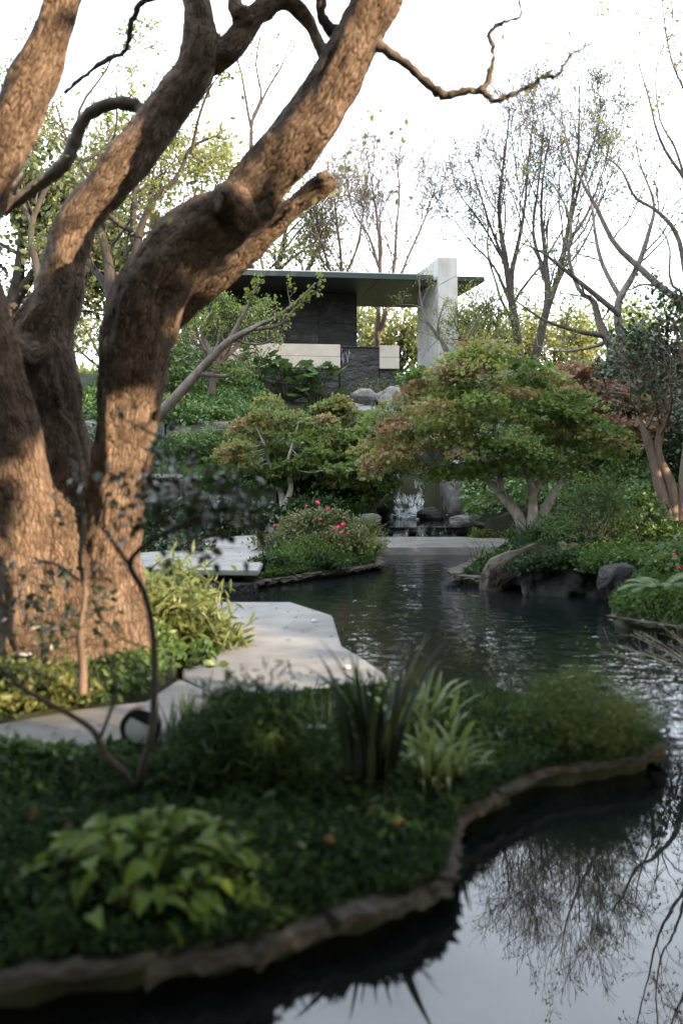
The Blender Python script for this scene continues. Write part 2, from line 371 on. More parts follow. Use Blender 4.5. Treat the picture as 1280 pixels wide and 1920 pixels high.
def water_mat(name, s_near, s_far, y0, y1):
    m, nd, ln = newmat(name)
    tc = nd.new('ShaderNodeTexCoord')
    sp = nd.new('ShaderNodeSeparateXYZ'); ln(tc.outputs['Object'], sp.inputs[0])
    mr = nd.new('ShaderNodeMapRange'); mr.interpolation_type = 'SMOOTHSTEP'
    mr.inputs[1].default_value = y0; mr.inputs[2].default_value = y1; mr.inputs[3].default_value = s_near; mr.inputs[4].default_value = s_far
    ln(sp.outputs['Y'], mr.inputs[0])
    n1 = nd.new('ShaderNodeTexNoise'); n1.inputs['Scale'].default_value = 6.5; n1.inputs['Detail'].default_value = 2.5
    n2 = nd.new('ShaderNodeTexNoise'); n2.inputs['Scale'].default_value = 1.3; n2.inputs['Detail'].default_value = 2
    mp = nd.new('ShaderNodeMapping'); mp.inputs['Scale'].default_value = (.8, 1.0, 1); ln(tc.outputs['Object'], mp.inputs[0])
    ln(mp.outputs[0], n1.inputs[0]); ln(mp.outputs[0], n2.inputs[0])
    ma = nd.new('ShaderNodeMath'); ma.operation = 'ADD'; ln(n1.outputs[0], ma.inputs[0]); ln(n2.outputs[0], ma.inputs[1])
    b = nd.new('ShaderNodeBump'); b.inputs['Distance'].default_value = .02; ln(ma.outputs[0], b.inputs['Height']); ln(mr.outputs[0], b.inputs['Strength'])
    p = nd.new('ShaderNodeBsdfPrincipled'); p.inputs['Base Color'].default_value = (.004, .006, .006, 1)
    p.inputs['Roughness'].default_value = .015; p.inputs['IOR'].default_value = 1.4
    ln(b.outputs[0], p.inputs['Normal']); o = nd.new('ShaderNodeOutputMaterial'); ln(p.outputs[0], o.inputs[0]); return m
M_WATER = water_mat('pond_water', .008, .5, 4.4, 6.6)
M_POOL = water_mat('pool_water', .3, .3, 0, 1)

# ------------------------------------------------------------------ ground and pond
FRONT_EDGE = [(-3.2, 2.45), (-1.6, 2.68), (-.95, 2.76), (-.555, 2.88), (-.255, 2.97), (-.03, 3.15), (.176, 3.28), (.35, 3.43), (.385, 3.62), (.41, 3.81),
              (.46, 4.01), (.668, 4.3), (.93, 4.59), (1.236, 4.71), (1.44, 4.79), (1.58, 4.98)]
BACK_EDGE = [(1.58, 4.98), (1.62, 5.3), (1.3, 5.75), (.9, 5.95), (.5, 5.98), (.25, 6.0)]
DECK_EDGE = [(.285, 6.45), (0.005, 7.42), (-.08, 8.79), (-.488, 9.58), (-1.4, 9.6)]
LEFT_EDGE = [(-1.75, 10.0), (-1.8, 11.2), (-1.1, 11.35), (-.9, 11.75), (-.55, 12.1), (.05, 12.75), (.43, 13.3), (.5, 14.0), (.54, 15.3)]
RIGHT_EDGE = [(2.45, 15.3), (1.75, 13.4), (1.42, 12.4), (1.41, 12.0), (1.62, 11.75), (2.0, 11.45), (2.1, 11.05), (2.85, 10.85), (2.75, 10.2), (2.55, 9.6), (2.4, 8.8), (2.9, 8.25), (4.2, 7.6), (7, 6.5)]
POND = FRONT_EDGE + BACK_EDGE[1:] + DECK_EDGE + LEFT_EDGE + RIGHT_EDGE + [(8, 3), (5, .9), (-3.2, .9)]
POOL = [(.6, 17.35), (2.2, 17.35), (2.35, 19.4), (1.8, 20.3), (.9, 20.3), (.45, 19.2)]
SIDEPOOL = [(2.1, 11.2), (2.9, 11.0), (3.5, 12.3), (2.35, 12.7)]
DRIVE = [(-4.2, 11.0), (-.9, 11.0), (-.95, 13.4), (-1.3, 16.3), (-2.6, 16.0), (-4.2, 14.5)]
SLABS = [[(-1.5, 9.58), (-.488, 9.58), (-.08, 8.79), (.0, 7.42), (.12, 7.05), (.28, 6.49), (.27, 6.18), (-.2, 6.02), (-.72, 5.85), (-1.0, 6.3), (-1.25, 7.6)],
         [(-3.4, 4.35), (-2.2, 4.62), (-1.04, 4.86), (-.78, 5.3), (-.72, 5.83), (-1.02, 6.26), (-1.12, 5.68), (-1.46, 5.5), (-1.8, 5.2), (-3.4, 4.85)],
         [(-3.2, 11.32), (-1.55, 11.25), (-.93, 11.2), (-.98, 13.2), (-1.25, 16.2), (-2.1, 15.6), (-2.35, 13.6), (-3.2, 12.6)],
         [(.45, 15.32), (3.4, 15.4), (3.6, 17.2), (2.0, 17.32), (.4, 17.3)]]
def inside(poly, X, Y):
    c = np.zeros(X.shape, bool); n = len(poly)
    for i in range(n):
        x1, y1 = poly[i]; x2, y2 = poly[(i + 1) % n]
        k = (y1 > Y) != (y2 > Y)
        with np.errstate(divide='ignore', invalid='ignore'):
            c ^= k & (X < (x2 - x1) * (Y - y1) / (y2 - y1 + 1e-12) + x1)
    return c
def edge_dist(poly, X, Y):
    d = np.full(X.shape, 1e9); n = len(poly)
    for i in range(n):
        a = np.array(poly[i]); b = np.array(poly[(i + 1) % n]); ab = b - a
        t = np.clip(((X - a[0]) * ab[0] + (Y - a[1]) * ab[1]) / (ab @ ab), 0, 1)
        d = np.minimum(d, np.hypot(X - a[0] - t * ab[0], Y - a[1] - t * ab[1]))
    return d
def sstep(a, b, x):
    t = np.clip((x - a) / (b - a), 0, 1); return t * t * (3 - 2 * t)
def land(X, Y):
    X = np.asarray(X, float); Y = np.asarray(Y, float)
    left = np.interp(Y, [-20, 14, 17, 18.35, 18.6, 21.7, 22.1, 24, 27.6, 29.2, 32, 60, 120], [.18, .2, .3, .62, 1.15, 1.75, 2.3, 2.75, 3.85, 3.9, 3.95, 4.4, 7])
    right = np.interp(Y, [-20, 9, 12, 15.5, 18, 21, 24, 27, 30, 60, 120], [.18, .22, .36, .5, .75, 1.35, 2.3, 3.15, 3.7, 4.4, 7])
    mid = np.interp(Y, [-20, 14, 17, 19, 21, 24, 27.5, 29, 31, 33, 60, 120], [.18, .2, .3, .65, 1.25, 2.0, 3.05, 3.25, 3.4, 3.95, 4.4, 7])
    u_ = sstep(-3.1, -1.2, X) * sstep(22.5, 25, Y); left = left * (1 - u_) + mid * u_
    u_ = sstep(3.5, 1.8, X); right = right * (1 - u_) + mid * u_
    w = sstep(-.6, .8, X); z = left * (1 - w) + right * w
    # mound by the old tree, bank at the right
    z = z + .14 * np.exp(-((X + 1.7) ** 2 / 1.4 + (Y - 6.8) ** 2 / 1.2)) + .28 * np.exp(-((X - 3.2) ** 2 / .35 + (Y - 9.7) ** 2 / .6))
    z = z + .1 * np.exp(-((X - .0) ** 2 / 2 + (Y - 12.9) ** 2 / .6))
    z = z + .05 * fbm(np.stack([X * .7, Y * .7, 0 * X], -1), 3) * np.clip(Y / 12, .25, 1.5)
    return z
def ground(X, Y):
    X = np.asarray(X, float); Y = np.asarray(Y, float)
    z = land(X, Y)
    z = np.where(inside(DRIVE, X, Y), .2, z)
    z = np.where(inside(POOL, X, Y), .1, z)
    z = np.where(inside(SIDEPOOL, X, Y), .2, z)
    for q in SLABS:
        z = np.where(inside(q, X, Y) | (edge_dist(q, X, Y) < .045), np.minimum(z, .08), z)
    ip = inside(POND, X, Y); d = edge_dist(POND, X, Y)
    z = np.where(ip, -.5, np.minimum(z, np.where(d < .035, -.4, .16 + d * .4)))
    return z
xs = np.unique(np.concatenate([np.linspace(-90, -8, 24), np.linspace(-8, -3, 30), np.arange(-3, 3.6, .085), np.linspace(3.6, 9, 40), np.linspace(9, 90, 26)]))
ys = np.unique(np.concatenate([np.linspace(-40, 0, 16), np.linspace(0, 2.4, 12), np.arange(2.4, 14, .085), np.linspace(14, 32, 120), np.linspace(32, 150, 40)]))
gx, gy = np.meshgrid(xs, ys); gz = ground(gx, gy)
idx = np.arange(gx.size).reshape(gx.shape)
g = Geo(); g.add(np.stack([gx, gy, gz], -1).reshape(-1, 3), np.stack([idx[:-1, :-1], idx[:-1, 1:], idx[1:, 1:], idx[1:, :-1]], -1).reshape(-1, 4))
structure('ground', g.mesh('ground', True), M_SOIL)
def zat(x, y): return float(ground(np.array([x]), np.array([y]))[0])

WZ = .085
def sheet(name, poly, z, mat):
    me = bpy.data.meshes.new(name); me.from_pydata([(x, y, z) for x, y in poly], [], [tuple(range(len(poly)))]); me.update()
    return structure(name, me, mat)
sheet('pond_water', [(-9, .5), (9, .5), (9, 16.5), (-9, 16.5)], WZ, M_WATER)
sheet('pool_water', [(x, y) for x, y in POOL], .36, M_POOL)
sheet('side_pool_water', [(x, y) for x, y in SIDEPOOL], .44, M_POOL)

# stone edging, stone by stone
def kerb_mesh(seed):
    r = np.random.default_rng(seed); nx, ny = 9, 4; g = Geo()
    prof = [(-.5, -.5), (-.5, .44), (-.36, .5), (.36, .5), (.5, .42), (.5, -.5)]
    xs_ = np.linspace(-.5, .5, nx); V = []
    for i, x in enumerate(xs_):
        for j, (y, z) in enumerate(prof):
            e = 0 if i in (0, nx - 1) else 1
            V.append((x + .015 * r.normal() * e, y + (.2 * r.normal() if j in (1, 4) else .14 * r.normal() if j in (2, 3) else 0), z + (.16 * r.normal() if z > .3 else .25 * r.normal())))
    k = len(prof); ii = np.arange(nx * k).reshape(nx, k); q = []
    for i in range(nx - 1):
        for j in range(k - 1): q.append((ii[i, j], ii[i, j + 1], ii[i + 1, j + 1], ii[i + 1, j]))
    g.add(V, [np.array(q), ii[:1, ::-1], ii[-1:]]); me = g.mesh('stone'); me.materials.append(M_KERB); return me
def rough_block_mesh(seed, cuts=2, amp=.14):
    r = np.random.default_rng(seed)
    bm = bmesh.new(); bmesh.ops.create_cube(bm, size=1.0)
    bmesh.ops.bevel(bm, geom=list(bm.edges), offset=.07, segments=1, affect='EDGES')
    for v in bm.verts:
        v.co += Vector(r.normal(size=3)) * amp * .35
        p = np.array(v.co) * 2.1 + seed * 7.7
        v.co.z += float(noise(p[None])[0]) * amp; v.co.y += float(noise(p[None] + 40)[0]) * amp * .8
    me = bpy.data.meshes.new('stone'); bm.to_mesh(me); bm.free()
    return me
STONES = [kerb_mesh(s) for s in range(8)]
def edging(poly, top, label, width=.075, depth=.036, lmin=.22, lmax=.5, mat=None):
    root = thing('stone_edging', label, 'stone edging')
    pts = np.array(poly, float); seg = np.linalg.norm(np.diff(pts, axis=0), axis=1); cum = np.concatenate([[0], np.cumsum(seg)])
    s = 0.0
    while s < cum[-1] - .05:
        l = min(random.uniform(lmin, lmax), cum[-1] - s)
        nx_ = cum[cum > s + .08]
        if len(nx_) and nx_[0] < s + l * 1.25: l = nx_[0] - s
        a = [np.interp(s, cum, pts[:, k]) for k in (0, 1)]; b = [np.interp(s + l, cum, pts[:, k]) for k in (0, 1)]
        o = bpy.data.objects.new('stone', random.choice(STONES)); COL.objects.link(o); o.parent = root
        d = math.hypot(b[0] - a[0], b[1] - a[1])
        h = depth * random.uniform(.7, 1.5); t = top + random.uniform(-.01, .01)
        o.location = ((a[0] + b[0]) / 2, (a[1] + b[1]) / 2, t - h / 2)
        o.rotation_euler = (random.uniform(-.03, .03), random.uniform(-.01, .01), math.atan2(b[1] - a[1], b[0] - a[0]) + random.uniform(-.02, .02))
        o.scale = (d * 1.1, width * random.uniform(.8, 1.3), h)
        s += l
    return root
edging(FRONT_EDGE, .2, 'rough brown stone edging along the dark planted bank above the near water')
edging(BACK_EDGE, .17, 'stone edging behind the feathery bush on the far shore of the bank')
edging(LEFT_EDGE[2:], .17, 'pale stone edging round the pink flowered island', width=.13, lmin=.35, lmax=.8)
edging(RIGHT_EDGE[:6], .2, 'stone edging of the island below the spreading maple', width=.13, lmin=.3, lmax=.7)
edging([(2.9, 13.05), (3.3, 13.2), (4.4, 13.0)], .47, 'low stone kerb behind the leaning brown rock', width=.14, depth=.12, lmin=.35, lmax=.8)
edging([(4.25, 15.2), (5.2, 15.35), (6.8, 15.1)], .58, 'low stone kerb along the front of the bright lawn', width=.16, depth=.14, lmin=.5, lmax=1.0)
edging([(2.42, 8.9), (2.75, 8.4), (3.3, 8.05), (4.2, 7.6)], .2, 'stone edging under the leafy bank at the right', lmin=.3, lmax=.6)

# paved slabs
def slab(name, poly, z0, z1, mat, label=None, bev=.012):
    bm = bmesh.new(); vs = [bm.verts.new((x, y, z1)) for x, y in poly]; f = bm.faces.new(vs)
    if f.normal.z < 0: f.normal_flip()
    r = bmesh.ops.extrude_face_region(bm, geom=[f]); 
    for v in [e for e in r['geom'] if isinstance(e, bmesh.types.BMVert)]: v.co.z = z0
    bmesh.ops.recalc_face_normals(bm, faces=bm.faces)
    bmesh.ops.bevel(bm, geom=list(bm.edges), offset=bev, segments=2, affect='EDGES')
    me = bpy.data.meshes.new(name); bm.to_mesh(me); bm.free()
    return structure(name, me, mat, label)
slab('stone_terrace', SLABS[0], -.15, .22, M_SLAB, 'pale stone terrace jutting into the pond')
slab('path', SLABS[1], .02, .235, M_SLAB, 'narrow stone path at the foot of the old tree')
slab('stone_landing', SLABS[2], .27, .33, M_SLAB, 'wide stone landing beside the pink flowers')
slab('footbridge', SLABS[3], .0, .2, M_SLAB, 'pale stone slab crossing below the waterfall')

# ------------------------------------------------------------------ rocks
def rock_mesh(seed, cuts=9, sub=3 + 1, amp=.12, strata=0.0):
    r = np.random.default_rng(seed)
    bm = bmesh.new(); bmesh.ops.create_icosphere(bm, subdivisions=sub, radius=1.0)
    me = bpy.data.meshes.new('rock'); bm.to_mesh(me); bm.free()
    n = len(me.vertices); V = np.zeros(n * 3, np.float32); me.vertices.foreach_get('co', V); V = V.reshape(-1, 3).astype(float)
    for k in range(cuts):
        d = nrm(r.normal(size=3)); h = r.uniform(.45, .8)
        V -= np.maximum(0, V @ d - h)[:, None] * d[None] * .96
    N = nrm(V)
    V += N * (amp * fbm(V * 1.6 + seed * 3.1, 4) + amp * .35 * fbm(V * 6 + seed, 3))[:, None]
    if strata: V += N * (strata * np.sin(V @ np.array([2.0, .7, 9.0]) * 2 + 3 * noise(V * 2)))[:, None]
    lo = V.min(0); hi = V.max(0); V = (V - (lo + hi) / 2) / (hi - lo)
    me.vertices.foreach_set('co', V.astype(np.float32).ravel()); me.update()
    me.polygons.foreach_set('use_smooth', np.ones(len(me.polygons), bool))
    return me
def rock(label, px, py, w, h, Y, mat=None, depth=None, seed=0, rot=(0, 0, 0), name='boulder', cuts=9, strata=.0, amp=.12):
    o = obj(name, rock_mesh(seed, cuts, sub=4 if Y < 18 or w > 100 else 3, strata=strata, amp=amp), mat or M_ROCK)
    c = P(px, py, Y); W = w / F * Y; H = h / F * Y
    o.location = c; o.scale = (W, depth or W * .8, H); o.rotation_euler = tuple(R(a) for a in rot)
    return tag(o, label, 'boulder', 'boulders around the falls and the pond')
rock('brown leaning boulder at the water edge below the maple', 950, 1066, 158, 84, 11.55, M_ROCK_BROWN, depth=.5, seed=31, rot=(0, -40, 12), cuts=22, amp=.07)
rock('angular pale grey boulder on the slope below the weir', 706, 792, 88, 62, 24.0, M_ROCK, seed=5, cuts=14, rot=(0, 8, 0))
rock('upright grey boulder left of the angular pale boulder', 655, 782, 66, 66, 24.4, M_ROCK, seed=6, cuts=12)
rock('rounded grey boulder at the foot of the weir', 735, 752, 64, 56, 25.6, M_ROCK, seed=7)
rock('flat grey stone half hidden below the fern', 686, 748, 60, 40, 26.0, M_ROCK, seed=8)
rock('grey stone lodged below the angular pale boulder', 640, 815, 90, 44, 22.8, M_ROCK, seed=9)
rock('dark stone behind the small yellow-green maple', 585, 800, 90, 60, 23.4, M_ROCK_DARK, seed=10)
rock('dark layered boulder left of the falling water', 695, 925, 118, 120, 20.4, M_ROCK_DARK, seed=11, strata=.03)
rock('dark stacked boulder above the falls on the left', 715, 860, 120, 80, 21.2, M_ROCK_DARK, seed=12, strata=.04)
rock('black wet rock face behind the falling water', 785, 890, 150, 200, 21.0, M_ROCK_DARK, depth=1.0, seed=13)
rock('tall pale grey boulder sloping right of the falls', 862, 930, 96, 130, 19.8, M_ROCK, seed=14, rot=(0, 22, 0), cuts=12, strata=.02)
rock('grey boulder above the sloping boulder right of the falls', 850, 850, 120, 90, 21.5, M_ROCK, seed=24)
rock('squat grey boulder right of the sloping boulder', 925, 955, 74, 60, 19.2, M_ROCK, seed=15)
rock('small grey boulder behind the spreading maple trunk', 960, 968, 64, 44, 19.0, M_ROCK, seed=25)
rock('long flat-topped boulder beside the low water curtain', 898, 984, 116, 40, 17.8, M_ROCK, depth=.8, seed=16, cuts=14, amp=.06)
rock('small black stone in the splash of the falls', 806, 966, 52, 34, 19.4, M_ROCK_DARK, seed=17)
rock('brown stone behind the pink azalea', 648, 968, 60, 48, 18.2, M_ROCK, seed=18)
rock('flat pale stone between the azalea and the pool', 690, 975, 50, 24, 17.4, M_ROCK, seed=19, amp=.06)
rock('dark grey boulder on the bank at the right of the side weir', 1158, 1098, 96, 92, 10.4, M_ROCK_DARK, depth=.6, seed=20, rot=(0, 15, 0))
rock('grey stone in the shade behind the bright lawn', 1178, 830, 70, 26, 19.5, M_ROCK, seed=21)
rock('pale low stone beside the path light on the lawn', 1172, 962, 90, 22, 15.6, M_ROCK, seed=22)
rock('dark stone to the right of the spreading maple trunk', 1062, 975, 80, 50, 16.8, M_ROCK_DARK, seed=26)
rock('black wet stone under the leaning brown boulder', 1000, 1092, 110, 76, 11.5, M_ROCK_DARK, depth=.5, seed=23)

# side weir: dark wet stone with a thin film of water
wr_t = thing('side_weir', 'dark stone weir between the leaning boulder and the right bank', 'weir')
g = Geo()
nx, nz = 40, 18
a, b = np.meshgrid(np.linspace(0, 1, nx), np.linspace(0, 1, nz))
wx = 1.98 + .98 * a; wy = 11.06 - .2 * a - .3 * (1 - b) ** 1.5 - .1 * fbm(np.stack([a * 5, b * 4, 0 * a], -1), 4); wz = -.25 + .66 * b + .09 * b * fbm(np.stack([a * 4, 0 * a, 0 * a + 5], -1), 3)
ii = np.arange(nx * nz).reshape(nz, nx)
g.add(np.stack([wx, wy, wz], -1).reshape(-1, 3), np.stack([ii[:-1, :-1], ii[:-1, 1:], ii[1:, 1:], ii[1:, :-1]], -1).reshape(-1, 4))
g.build('rock_face', M_ROCK_DARK, wr_t, True)
for k_, (x_, y_, w_) in enumerate([(2.08, 11.1, .3), (2.36, 11.08, .34), (2.68, 11.0, .36), (2.95, 10.95, .3)]):
    o = obj('coping_stone', rock_mesh(70 + k_, 12, sub=3, amp=.08), M_ROCK_DARK, wr_t); o.location = (x_, y_, .38 + .02 * (k_ % 2)); o.scale = (w_, .3, .1); o.rotation_euler = (0, .05 * k_ - .08, .2 * k_)
def strands(name, n, x0, x1, ytop, ybot, ztop, zbot, r, parent, seed, jx=.03, breakup=.35, ftop=0, fbot=0):
    """falling water as many separate thin runs"""
    rr = np.random.default_rng(seed); g = Geo(); K = 9; paths = []; rad = []
    for i in range(n):
        f = rr.random(); ln_ = .12 + (1 - breakup) * .8 * rr.random(); t0 = rr.random() * (1 - ln_); t1 = t0 + ln_
        t = np.linspace(t0, t1, K)
        X = x0 + (x1 - x0) * f + jx * rr.normal() * t + r * .5 * rr.normal(size=K)
        Yv = ytop[0] + (ytop[1] - ytop[0]) * f; Yb = ybot[0] + (ybot[1] - ybot[0]) * f
        paths.append(np.stack([X, Yv + (Yb - Yv) * t ** 1.3 + r * .5 * rr.normal(size=K), ztop + (zbot - ztop) * t ** 1.15], -1))
        rad.append(r * (.4 + rr.random()) * (.35 + .65 * np.sin(np.pi * np.linspace(.08, .92, K))) * (.6 + .8 * rr.random(K)))
    tubes(g, np.array(paths), np.array(rad), 5)
    return g.build(name, M_FOAM, parent, True)

wf = thing('waterfall', 'white waterfall dropping between dark rocks into the upper pool', 'waterfall', (0, 0, 0))
def veil(x0, x1, yt, yb, z1, z0, parent, seed, nx=14, nz=22, wob=.06):
    a, b = np.meshgrid(np.linspace(0, 1, nx), np.linspace(0, 1, nz)); w = fbm(np.stack([a * 4, b * 2, 0 * a + seed], -1), 3)
    X = x0 + (x1 - x0) * a + wob * .6 * noise(np.stack([b * 5, a * 2, 0 * a + seed + 9], -1)); Yv = yt + (yb - yt) * b ** 1.5 - wob * w; Z = z1 + (z0 - z1) * b + .1 * (1 - b) * w
    ii = np.arange(nx * nz).reshape(nz, nx); g = Geo(); g.add(np.stack([X, Yv, Z], -1).reshape(-1, 3), np.stack([ii[:-1, :-1], ii[:-1, 1:], ii[1:, 1:], ii[1:, :-1]], -1).reshape(-1, 4))
    return g.build('fall', M_VEIL, parent, True)
veil(1.08, 1.66, 20.25, 19.8, .85, .36, wf, 1); veil(1.05, 1.2, 20.35, 20.0, 1.6, .5, wf, 2, nx=8); veil(1.5, 1.66, 20.3, 19.95, 1.2, .4, wf, 3, nx=8); veil(1.1, 1.62, 20.1, 19.72, .75, .36, wf, 4, nx=10)
g = Geo(); r_ = np.random.default_rng(5)
for k in range(150):
    c = np.array([1.42 + .3 * r_.normal() * .8, 19.72 + .13 * r_.normal(), .365 + abs(.05 * r_.normal())])
    s = .007 + .014 * r_.random(); t = resample([c - [s * 2, 0, 0], c + [0, 0, s * .6], c + [s * 2, 0, 0]], 5)
    tubes(g, t, np.array([.1, .8, 1, .8, .1]) * s, 6)
g.build('foam', M_FOAM, wf, True)['kind'] = 'stuff'
lw = thing('water_curtain', 'low water curtain spilling over a dark lip onto the stone slab level', 'waterfall')
slab_lip = Geo()
bw = [(.58, 17.42), (2.35, 17.42)]
tubes(slab_lip, resample([(.5, 17.45, .28), (1.1, 17.47, .29), (1.7, 17.46, .29), (2.4, 17.44, .28)], 20), .075 + .012 * np.sin(np.arange(20) * 2.1), 8, cap=True)
slab_lip.build('stone_lip', M_ROCK_DARK, lw, True)
veil(1.0, 1.98, 17.38, 17.33, .37, .19, lw, 6, nx=30, nz=8, wob=.012); veil(.62, 1.05, 17.375, 17.33, .365, .19, lw, 7, nx=14, nz=8, wob=.01)

# ------------------------------------------------------------------ garden pavilion
PA = R(9.0); PO = np.array([PX(820, 30.0), 30.0, 0.0])     # front edge of the stone pier
PE = np.array([math.cos(PA), math.sin(PA), 0]); PD = np.array([-math.sin(PA), math.cos(PA), 0])
def pv(a, d, z): return PO + PE * a + PD * d + np.array([0, 0, z])
pav = thing('pavilion', 'flat roofed garden pavilion of pale and dark stone above the waterfall', 'pavilion', tuple(pv(-4, 2, 3.9)))
pinv = Matrix.Translation(Vector(pv(-4, 2, 3.9))).inverted()
def pbox(name, a0, a1, d0, d1, z0, z1, mat, parent=None, bev=.006, label=None):
    bm = bmesh.new(); bmesh.ops.create_cube(bm, size=1.0)
    for v in bm.verts:
        v.co = Vector(pv(a0 if v.co.x < 0 else a1, d0 if v.co.y < 0 else d1, z0 if v.co.z < 0 else z1))
    if bev: bmesh.ops.bevel(bm, geom=list(bm.edges), offset=bev, segments=1, affect='EDGES')
    if parent is None or parent is pav: bm.transform(pinv)
    else: bm.transform(pinv)
    me = bpy.data.meshes.new(name); bm.to_mesh(me); bm.free()
    o = obj(name, me, mat, parent or pav)
    if label: o['label'] = label
    return o
ZR = 6.86                        # soffit height
# roof: core, fascia strips, soffit panels
roof = pbox('roof', -9.2, 1.41, .06, 5.6, ZR + .03, ZR + .13, M_ROOFTOP)
pbox('fascia', -9.26, 0.0 - .13, -.0, .055, ZR - .0, ZR + .15, M_FASCIA, roof)
pbox('fascia', .62, 1.47, -.0, .055, ZR - .0, ZR + .15, M_FASCIA, roof)
pbox('fascia', 1.415, 1.47, .06, 5.6, ZR - .0, ZR + .15, M_FASCIA, roof)
pbox('roof_edge', -9.26, -.14, .0, .07, ZR + .153, ZR + .19, M_ROOFTOP, roof)
seams = [-9.2, -7.2, -5.2, -3.65, -1.75, .12, 1.41]
for i in range(len(seams) - 1):
    for d0, d1 in ((.065, 1.9), (1.912, 3.7), (3.712, 5.6)):
        pbox('soffit_panel', seams[i] + .006, seams[i + 1] - .006, d0, d1, ZR - .005, ZR + .024, M_CEIL, roof, bev=.003)
# pier clad with irregular slabs
def clip_cell(poly, p, q):
    m = (p + q) / 2; n = q - p; out = []
    for i in range(len(poly)):
        a, b = poly[i], poly[(i + 1) % len(poly)]; da, db = (a - m) @ n, (b - m) @ n
        if da <= 0: out.append(a)
        if da * db < 0: out.append(a + (b - a) * da / (da - db))
    return out
ZP0, ZP1 = 2.9, 7.55
pier = pbox('pier', .018, .582, -.08, 2.62, ZP0, ZP1 - .02, M_COLUMN)
def cladding(w, h, nx, nz, tofn, seed, thick=.018):
    r = np.random.default_rng(seed)
    S = [np.array([(i + .5 + (.5 if j % 2 else 0) + .5 * (r.random() - .5)) * w / nx, (j + .5 + .55 * (r.random() - .5)) * h / nz]) for j in range(nz) for i in range(nx)]
    for i, p in enumerate(S):
        poly = [np.array(c, float) for c in ((0, 0), (w, 0), (w, h), (0, h))]
        for j, q in enumerate(S):
            if i != j and poly: poly = clip_cell(poly, p, q)
        if len(poly) < 3: continue
        poly = np.array(poly); c = poly.mean(0); d = poly - c
        poly = c + d * (1 - .013 / np.maximum(np.linalg.norm(d, axis=1), .03))[:, None]
        t = thick + .006 * r.random(); k = len(poly)
        in_ = c + (poly - c) * .985
        V = [tofn(x, y, 0) for x, y in poly] + [tofn(x, y, t) for x, y in in_]
        me = bpy.data.meshes.new('stone'); me.from_pydata([tuple(pinv @ Vector(v)) for v in V], [], [tuple(range(k, 2 * k))] + [(m, (m + 1) % k, k + (m + 1) % k, k + m) for m in range(k)])
        me.update(); bm = bmesh.new(); bm.from_mesh(me); bmesh.ops.recalc_face_normals(bm, faces=bm.faces); bm.to_mesh(me); bm.free()
        obj('stone', me, M_COLUMN, pier)
cladding(.6, ZP1 - ZP0, 1, 7, lambda x, y, t: pv(x, -.08 - t, ZP0 + y), 1)
cladding(2.7, ZP1 - ZP0, 4, 7, lambda x, y, t: pv(.018 - t, -.08 + x, ZP0 + y), 2)
cladding(2.7, ZP1 - ZP0, 4, 7, lambda x, y, t: pv(.582 + t, -.08 + x, ZP0 + y), 3)
pbox('cap_stone', .0, .6, -.09, 2.63, ZP1 - .019, ZP1, M_COLUMN, pier)
# dark cleft stone wall at the back
wall = pbox('dark_wall', -7.0, -1.98, 2.78, 3.2, 3.9, ZR - .01, M_DARKSTONE)
for i in range(4):
    for j in range(3):
        pbox('panel', -7.0 + 1.255 * i + .006, -7.0 + 1.255 * (i + 1) - .006, 2.74 - .008 * ((i + j) % 2), 2.778, 3.9 + .983 * j + .004, 3.9 + .983 * (j + 1) - .004, M_DARKSTONE, wall)
pbox('back_post', -7.6, -7.1, 2.6, 3.4, 3.9, ZR - .01, M_CREAM)
pbox('floor', -8.8, 1.0, .6, 5.4, 3.7, 3.93, M_SLAB)
# cream parapets with two courses, dark plinth, weir between
def parapet(a0, a1, n):
    core = pbox('parapet', a0 + .02, a1 - .02, -.6 + .02, -.18, 4.12, 4.79, M_CREAM, bev=0)
    for k in range(n):
        w = (a1 - a0) / n
        pbox('block', a0 + w * k + .003, a0 + w * (k + 1) - .003, -.6, -.16, 4.13, 4.455, M_CREAM, core)
        pbox('block', a0 + w * k + .003, a0 + w * (k + 1) - .003, -.6, -.16, 4.463, 4.81, M_CREAM, core)
xa = lambda px: (px - 831) * 29.4 / F
parapet(-6.5, xa(637), 2); parapet(xa(711), xa(748), 1)
pbox('plinth', -6.4, xa(637) - .03, -.5, -.1, 2.4, 4.115, M_DARKSTONE)
pbox('plinth', xa(711) + .03, xa(748) - .05, -.5, -.1, 2.4, 4.115, M_DARKSTONE)
pbox('weir_stone', xa(637) + .005, xa(711) - .005, -.5, -.15, 2.3, 4.74, M_DARKSTONE)
pbox('weir_lip', xa(637) + .004, xa(711) - .004, -.55, -.14, 4.745, 4.775, M_BLACK)
ww = strands('water_film', 9, pv(xa(645), 0, 0)[0], pv(xa(664), 0, 0)[0], (pv(xa(645), -.56, 0)[1], pv(xa(664), -.56, 0)[1]), (pv(xa(645), -.6, 0)[1], pv(xa(664), -.6, 0)[1]), 4.74, 4.2, .006, pav, 7, jx=.01, breakup=.5)
ww.matrix_parent_inverse = pinv

